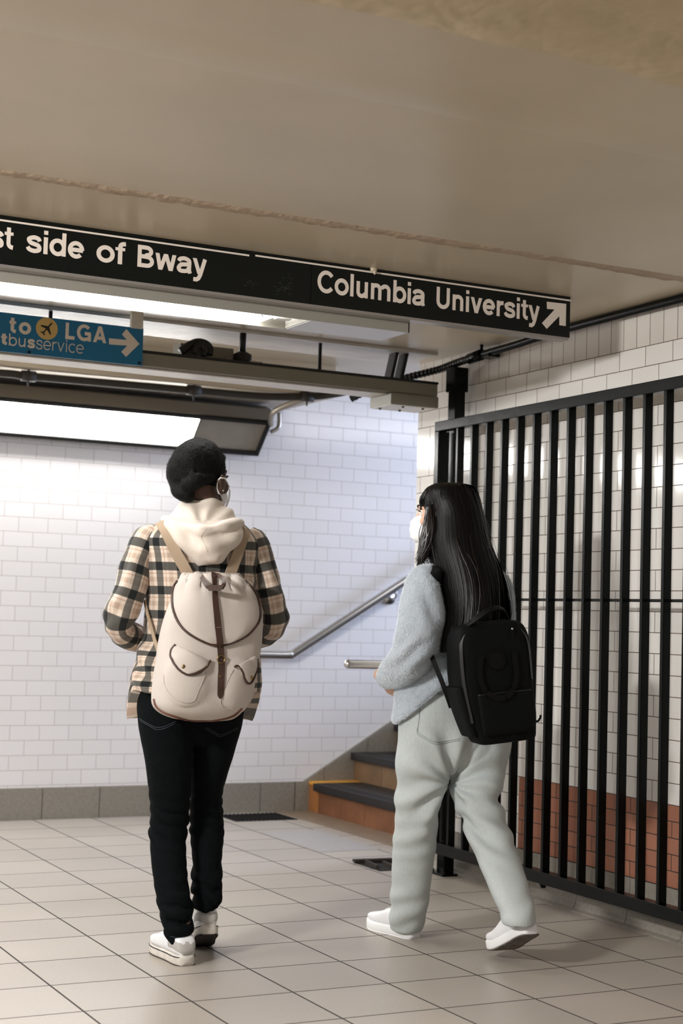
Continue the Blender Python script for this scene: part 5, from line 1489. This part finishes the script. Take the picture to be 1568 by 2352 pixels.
# white shoes
shoe(B_, hl, 36, 0, .25, dict(sole=.036, flare=1.03, toe=.004), M_white_up, M_white_sole, M_white_sole, lab='white sneaker flat on the floor under the front leg')
shoe(B_, hr_, 22, 25, .262, dict(sole=.036, flare=1.05, toe=.02), M_white_up, M_white_sole, M_dark_sole, lab='white sneaker rolled up on its toe, showing its sole', sgn=-1)

# plush jacket: body and sleeves
M_plush = mat('pale_blue_plush', srgb(168, 177, 186), rough=.95, spec=.1, var=.10, vscale=16, bump=.4, bscale=130, stretch=(1, 1, .5), sheen=.5)
torsoP = [rows_loft(PB, [(1282, 990, 1078, -.02, .066), (1296, 978, 1096, -.02, .078), (1312, 958, 1130, -.015, .09), (1340, 954, 1158, -.01, .104), (1400, 956, 1172, .0, .118), (1460, 952, 1176, .0, .122), (1520, 932, 1172, .0, .124), (1580, 912, 1165, .0, .128), (1630, 905, 1160, .0, .130), (1660, 903, 1150, .0, .128)], 32, 2.3, 72, 8)[:2],
         limb_mesh([(PB(1125, 1325, .07), .042, .05), (PB(1142, 1350, .09), .052, .06), (PB(1150, 1440, .11), .052, .062), (PB(1146, 1520, .14), .05, .06), (PB(1080, 1560, .20), .045, .05), (PB(1000, 1568, .24), .036, .04)], 32, 7)[:2]]
armP = [limb_mesh([(PB(985, 1322, -.08), .036, .05), (PB(970, 1336, -.13), .054, .066), (PB(969, 1372, -.165), .068, .074), (PB(968, 1420, -.18), .076, .078), (PB(958, 1465, -.185), .074, .078), (PB(947, 1503, -.17), .074, .074), (PB(922, 1533, -.12), .062, .066), (PB(897, 1551, -.06), .044, .05), (PB(884, 1560, -.02), .033, .036)], 40, 8)[:2],
         ellipsoid(PB(953, 1522, -.165), .050, .05, .042, None, 20)]
def joined(*mes):
    mb = MB()
    for m in mes: mb.add([v.co for v in m.vertices], [list(p.vertices) for p in m.polygons])
    out = bpy.data.meshes.new('jacket'); out.from_pydata(mb.v, [], mb.f); return out
_t = remesh(torsoP, .006, 5, .5); n_torso = len(_t.vertices)
mePl = joined(_t, remesh(armP, .006, 4, .5))
co, no = mesh_arrays(mePl)
# the hem rises towards the back
def to_px(co):
    q = (co-CAMP) @ CAMM.T; return 784+FPX*q[:, 0]/q[:, 2], 1176-FPX*q[:, 1]/q[:, 2]
X_, Y_ = to_px(co)
is_arm = np.arange(len(co)) >= n_torso
lim = np.interp(X_, [895, 906, 925, 945, 975, 1010, 1050, 1180], [1664, 1662, 1650, 1636, 1612, 1584, 1562, 1548])
dep = (co-PB(1000, 1600, 0)) @ FH
over = np.clip(Y_-lim, 0, None)
co[:, 2] += np.where((over > 0) & ~is_arm, over/664.0*0.97, 0)
mePl.vertices.foreach_set('co', co.ravel()); mePl.update()
def plush_folds(co, no):
    X_, Y_ = to_px(co)
    d = .004*fbm(co, 9, 3.)+.0015*nz(co, 55, 4.)
    w = np.exp(-((Y_-1515)/48)**2-((X_-950)/62)**2); d += .007*w*np.sin((Y_-1515)*.12+(X_-950)*.10+2*nz(co, 8, 2.))
    w = np.exp(-((Y_-1400)/55)**2-((X_-1000)/42)**2); d += .005*w*np.sin((X_-1000)*.13-(Y_-1400)*.05)
    # folds of the back panel sweeping down to the hem
    w = np.exp(-((Y_-1600)/48)**2-((X_-965)/60)**2); d += .009*w*np.sin((X_-965)*.075+(Y_-1600)*.085+.6)
    return d
displace(mePl, plush_folds)
jkB = to_obj('plush_jacket', mePl, M_plush, B_)
M_pile = mat('pale_blue_pile', srgb(218, 225, 231), rough=.9, spec=.15, sheen=.5)
def vis_mask(c):
    X_, Y_ = to_px(c)
    return ((X_ < 1200) & (((c-PB(1030, 1450, 0)) @ FH) < .12)).astype(float)
fuzz('pile', mePl, M_pile, jkB, 90000, .0068, .0008, 3, comb=(-.15, -.1, -1), lay=.6, rnd=.4, mask=vis_mask)
# face mask
cA = np.array(frB)
mp_ = []
for (y, rx, rz, zc, p_) in ((.045, .062, .052, -.050, 2.2), (.075, .056, .054, -.046, 2.2), (.100, .040, .050, -.044, 2.0), (.118, .022, .042, -.043, 2.0), (.132, .008, .030, -.044, 2.0)):
    mp_.append((loc(hcB, frB, 0, y*kB, zc*kB), frB[0]*rx*kB, frB[2]*rz*kB, p_))
v, f, uv, _ = loft_mesh([m[0] for m in mp_], [m[1] for m in mp_], [m[2] for m in mp_], [m[3] for m in mp_], 28, 5)
maskB = MB().add(v, f, uv).build('face_mask', M_mask, B_, True)
def hl_(pts): return cr([loc(hcB, frB, *(np.array(p)*kB)) for p in pts], 6)
MB().tube(hl_([(-.058, .062, -.008), (-.066, .045, -.004), (-.071, .02, .006), (-.074, -.004, .016)]), .0022, 8).build('ear_loop', M_mask, maskB, True)
MB().tube(hl_([(-.052, .052, -.088), (-.056, .03, -.075), (-.066, .005, -.05), (-.072, -.016, -.03)]), .0022, 8).build('ear_loop', M_mask, maskB, True)
MB().tube(hl_([(0, .104, .006), (0, .124, -.020), (0, .136, -.045), (0, .122, -.07), (0, .104, -.088)]), .0016, 6).build('centre_seam', M_mask, maskB, True)

# long hair
M_hairB = hair_mat('long_black_hair', srgb(8, 7, 7), .40, .10, (1, 1, .03), 260)
M_hairB.node_tree.nodes['Principled BSDF'].inputs['Specular IOR Level'].default_value = .16
M_hairB2 = hair_mat('dark_brown_hair', srgb(26, 17, 15), .36, .1, (1, 1, .03), 260)
rowsH = [(1110, 1015, 1064, -.015, .030), (1115, 994, 1084, -.015, .055), (1127, 977, 1094, -.018, .078), (1150, 970, 1102, -.02, .094), (1180, 977, 1108, -.028, .102), (1215, 979, 1117, -.04, .104), (1250, 980, 1126, -.055, .104), (1280, 986, 1138, -.068, .100), (1310, 997, 1151, -.085, .092), (1350, 1010, 1163, -.11, .080), (1400, 1020, 1172, -.135, .062), (1440, 1020, 1168, -.15, .048), (1480, 1012, 1140, -.16, .034), (1500, 1008, 1090, -.165, .022)]
hl2 = rows_loft(PB, rowsH, 30, 2.1, 96, 8)
lock = limb_mesh([(PB(990, 1165, -.07), .018, .03), (PB(985, 1210, -.085), .020, .034), (PB(978, 1250, -.09), .019, .030), (PB(968, 1284, -.09), .014, .022), (PB(957, 1304, -.088), .003, .006)], 24, 8)
parts = [hl2[:2], lock[:2], limb_mesh([(PB(985, 1130, -.05), .014, .02), (PB(969, 1148, -.035), .010, .02), (PB(967, 1165, -.02), .005, .012), (PB(969, 1178, -.01), .002, .005)], 16, 6)[:2]]
meHB = remesh(parts, .005, 4, .5)
def hair_fn(co, no):
    X_, Y_ = to_px(co)
    a = np.arctan2((co-PB(1045, 1300, -.06)) @ FH, (co-PB(1045, 1300, -.06)) @ RH)
    d = .0035*np.array([noise.noise(Vector((x*9, z*1.6, 1.))) for x, z in zip(a, co[:, 2])])+.0018*np.array([noise.noise(Vector((x*30, z*2.2, 5.))) for x, z in zip(a, co[:, 2])])
    return d*np.clip((Y_-1112)/20, .2, 1)
displace(meHB, hair_fn)
hairB = to_obj('hair', meHB, M_hairB, B_)
strands('hair_strands', hl2[0], hl2[3], M_hairB, hairB, 700, .0085, 21, .0008, (0.0, .35), (.7, 1.0), .0008, sway=.004)
strands('hair_strands', hl2[0], hl2[3], M_hairB2, hairB, 28, .003, 22, .005, (0.25, .6), (.75, 1.0), .004, sway=.012)
strands('hair_strands', lock[0], lock[3], M_hairB2, hairB, 60, .0035, 23, .002, (0.0, .3), (.8, 1.0), .0015)
# a few stray hairs
sy_ = MB()
for i in range(34):
    x0 = random.uniform(985, 1100); y0 = 1118+abs(x0-1040)*.25
    a_ = PB(x0, y0, -.02); b_ = PB(x0+random.gauss(0, 8), y0-random.uniform(3, 12), -.02+random.gauss(0, .03)); c_ = PB(x0+random.gauss(8, 16), y0-random.uniform(0, 12), -.02+random.gauss(0, .04))
    sy_.tube(cr([a_, b_, c_], 5), np.linspace(.0006, .0002, 11), 4)
for i in range(26):
    t = random.random(); x0 = 1120+t*48; y0 = 1240+t*150
    a_ = PB(x0-6, y0, -.08); b_ = PB(x0+random.uniform(2, 10), y0+14, -.09); c_ = PB(x0+random.uniform(0, 12), y0+34, -.10)
    sy_.tube(cr([a_, b_, c_], 5), np.linspace(.0006, .0002, 11), 4)
o = sy_.build('stray_hairs', M_hairB, hairB, True); o['kind'] = 'stuff'

# ------------------------------------------------------------------ black square rucksack
M_nylon = mat('black_nylon', srgb(9, 11, 11), rough=.65, spec=.1, var=.12, vscale=30, bump=.12, bscale=240)
M_nylon2 = mat('black_webbing', srgb(6, 7, 7), rough=.55, spec=.15, bump=.1, bscale=200)
M_zip = mat('charcoal_zip', srgb(22, 24, 24), rough=.45)
bagB = thing('backpack', 'black square rucksack with a round patch and looped handles on long black hair', 'backpack', tuple(PB(1130, 1700, -.25)))
yawB = R_(19); rl_ = R_(6.5)
Lx = RH*math.cos(yawB)+FH*math.sin(yawB); Nb = FH*math.cos(yawB)-RH*math.sin(yawB)
Lb = Lx*math.cos(rl_)+UP*math.sin(rl_); Ub = UP*math.cos(rl_)-Lx*math.sin(rl_)
cB = PB(1127, 1566, -.255)
def bl_(x, n, u): return cB+Lb*x+Nb*n+Ub*u
def bag_box(us, hw, hd, off, p=4.5, nu=64, sub=6):
    return loft_mesh([bl_(o, 0 if not isinstance(o, tuple) else o[1], u) for u, o in zip(us, off)], [Lb*w for w in hw], [Nb*d for d in hd], np.full(len(us), p), nu, sub)
v, f, uv, sh = bag_box([-.197, -.193, -.175, -.10, .0, .08, .14, .175, .190, .195], [.080, .098, .108, .124, .134, .136, .132, .120, .100, .07], [.030, .052, .062, .068, .070, .068, .062, .054, .042, .026], [.028, .027, .024, .010, 0, 0, 0, 0, 0, 0])
mK = MB().add(v, f, uv)
mk_me = bpy.data.meshes.new('bagk'); mk_me.from_pydata(mK.v, [], mK.f)
bm = bmesh.new(); bm.from_mesh(mk_me); bmesh.ops.recalc_face_normals(bm, faces=bm.faces); bm.to_mesh(mk_me); bm.free()
displace(mk_me, lambda co, no: .0035*fbm(co, 8, 6.))
mainB = link('main_bag', mk_me, M_nylon, bagB, True)
bvK = bvh_of([mainB])
# front pocket
v, f, uv, sh = loft_mesh([bl_(.016, -.066, u) for u in (-.165, -.160, -.145, -.08, -.035, -.028, -.026)], [Lb*w for w in (.078, .086, .090, .096, .098, .092, .082)], [Nb*d for d in (.006, .012, .016, .017, .014, .008, .004)], np.full(7, 5.0), 48, 5)
fpk = MB().add(v, f, uv).build('front_pocket', M_nylon, bagB, True)
bvK2 = bvh_of([mainB, fpk])
q = cr([bl_(-.082, -.078, -.032), bl_(-.03, -.080, -.031), bl_(.04, -.080, -.031), bl_(.104, -.078, -.032)], 6)
MB().tube(q, .0022, 6).build('zip', M_zip, fpk, True)
# side pocket
v, f, uv, sh = loft_mesh([bl_(x_, .0, u) for x_, u in ((-.090, -.165), (-.092, -.16), (-.113, -.08), (-.128, -.01), (-.128, -.005))], [Lb*w for w in (.006, .012, .016, .014, .006)], [Nb*d for d in (.045, .052, .056, .056, .054)], np.full(5, 4.0), 40, 5)
MB().add(v, f, uv).build('side_pocket', M_nylon, bagB, True)
# top zip band running round the edge
z_ = cr([bl_(-.100, -.056, -.12), bl_(-.118, -.058, .0), bl_(-.119, -.056, .10), bl_(-.110, -.050, .148), bl_(-.085, -.044, .170), bl_(-.02, -.042, .181), bl_(.05, -.042, .181), bl_(.092, -.046, .168), bl_(.116, -.054, .12), bl_(.119, -.057, .0)], 8)
zn = np.array([unit(p-bl_(0, 0.02, 0)) for p in z_])
ribbon(z_, zn, .012, .004).build('zip_band', M_zip, bagB)
q = bl_(.062, -.062, .150)
MB().obox(q, Lb*.006, Nb*.002, Ub*.016, .001).build('zip_pull', M_nylon2, bagB)
MB().add(*ellipsoid(q+Ub*.018, .004, .004, .004)).build('zip_ring', M_steel, bagB, True)
# round patch, plain raised ring
q, n = project(bvK, 1139, 1516, .001, DB-.33)
u_ = unit(np.cross(n, UP)); w2 = np.cross(u_, n)
pr = MB(); pts = [q+.034*(math.cos(t)*u_+math.sin(t)*w2) for t in np.linspace(0, 2*math.pi, 40, endpoint=False)]
pr.poly([p-n*.006 for p in pts], n*.009)
rp = pr.build('round_patch', M_nylon2, bagB)
MB().tube([q+n*.004+.031*(math.cos(t)*u_+math.sin(t)*w2) for t in np.linspace(0, 2*math.pi, 41)], .0016, 6).build('patch_rim', M_nylon, rp, True)
# two webbing handles looped down over the front
for pts in ([(1102, 1508), (1100, 1530), (1101, 1556), (1108, 1580), (1122, 1596), (1142, 1604), (1158, 1603)], [(1178, 1496), (1180, 1520), (1184, 1546), (1180, 1572), (1172, 1590), (1160, 1602)]):
    q, n = on_line(bvK2, pts, .006, 6, DB-.33); ribbon(q, n, .018, .003).build('handle_strap', M_nylon2, bagB)
# top grab handle, shoulder straps, loose end
q = cr([bl_(-.085, -.02, .180), bl_(-.06, -.045, .205), bl_(-.01, -.05, .232), bl_(.045, -.03, .232), bl_(.08, 0, .190)], 6)
ribbon(q, np.array([unit(Ub-Nb*.8)]*len(q)), .020, .006).build('grab_handle', M_nylon2, bagB)
bvT2 = bvh_of([jkB, bodyB])
q = cr([PB(972, 1306, -.10), PB(990, 1309, -.16), PB(1003, 1318, -.19), PB(1012, 1332, -.17), PB(1020, 1352, -.12)], 6)
ribbon(q, np.array([unit(CAMP-p+UP*3) for p in q]), .034, .006).build('shoulder_strap', M_nylon2, bagB)
q = cr([PB(986, 1490, -.19), PB(993, 1512, -.215), PB(1004, 1540, -.23), PB(1017, 1572, -.24), PB(1028, 1602, -.24), PB(1036, 1625, -.235)], 6)
ribbon(q, np.array([unit(CAMP-p) for p in q]), .016, .004).build('lower_strap', M_nylon2, bagB)
q = cr([bl_(.124, -.02, -.135), bl_(.142, -.025, -.142), bl_(.152, -.028, -.132), bl_(.154, -.03, -.122)], 5)
ribbon(q, np.array([unit(CAMP-p) for p in q]), .007, .003).build('loose_strap_end', M_nylon2, bagB)
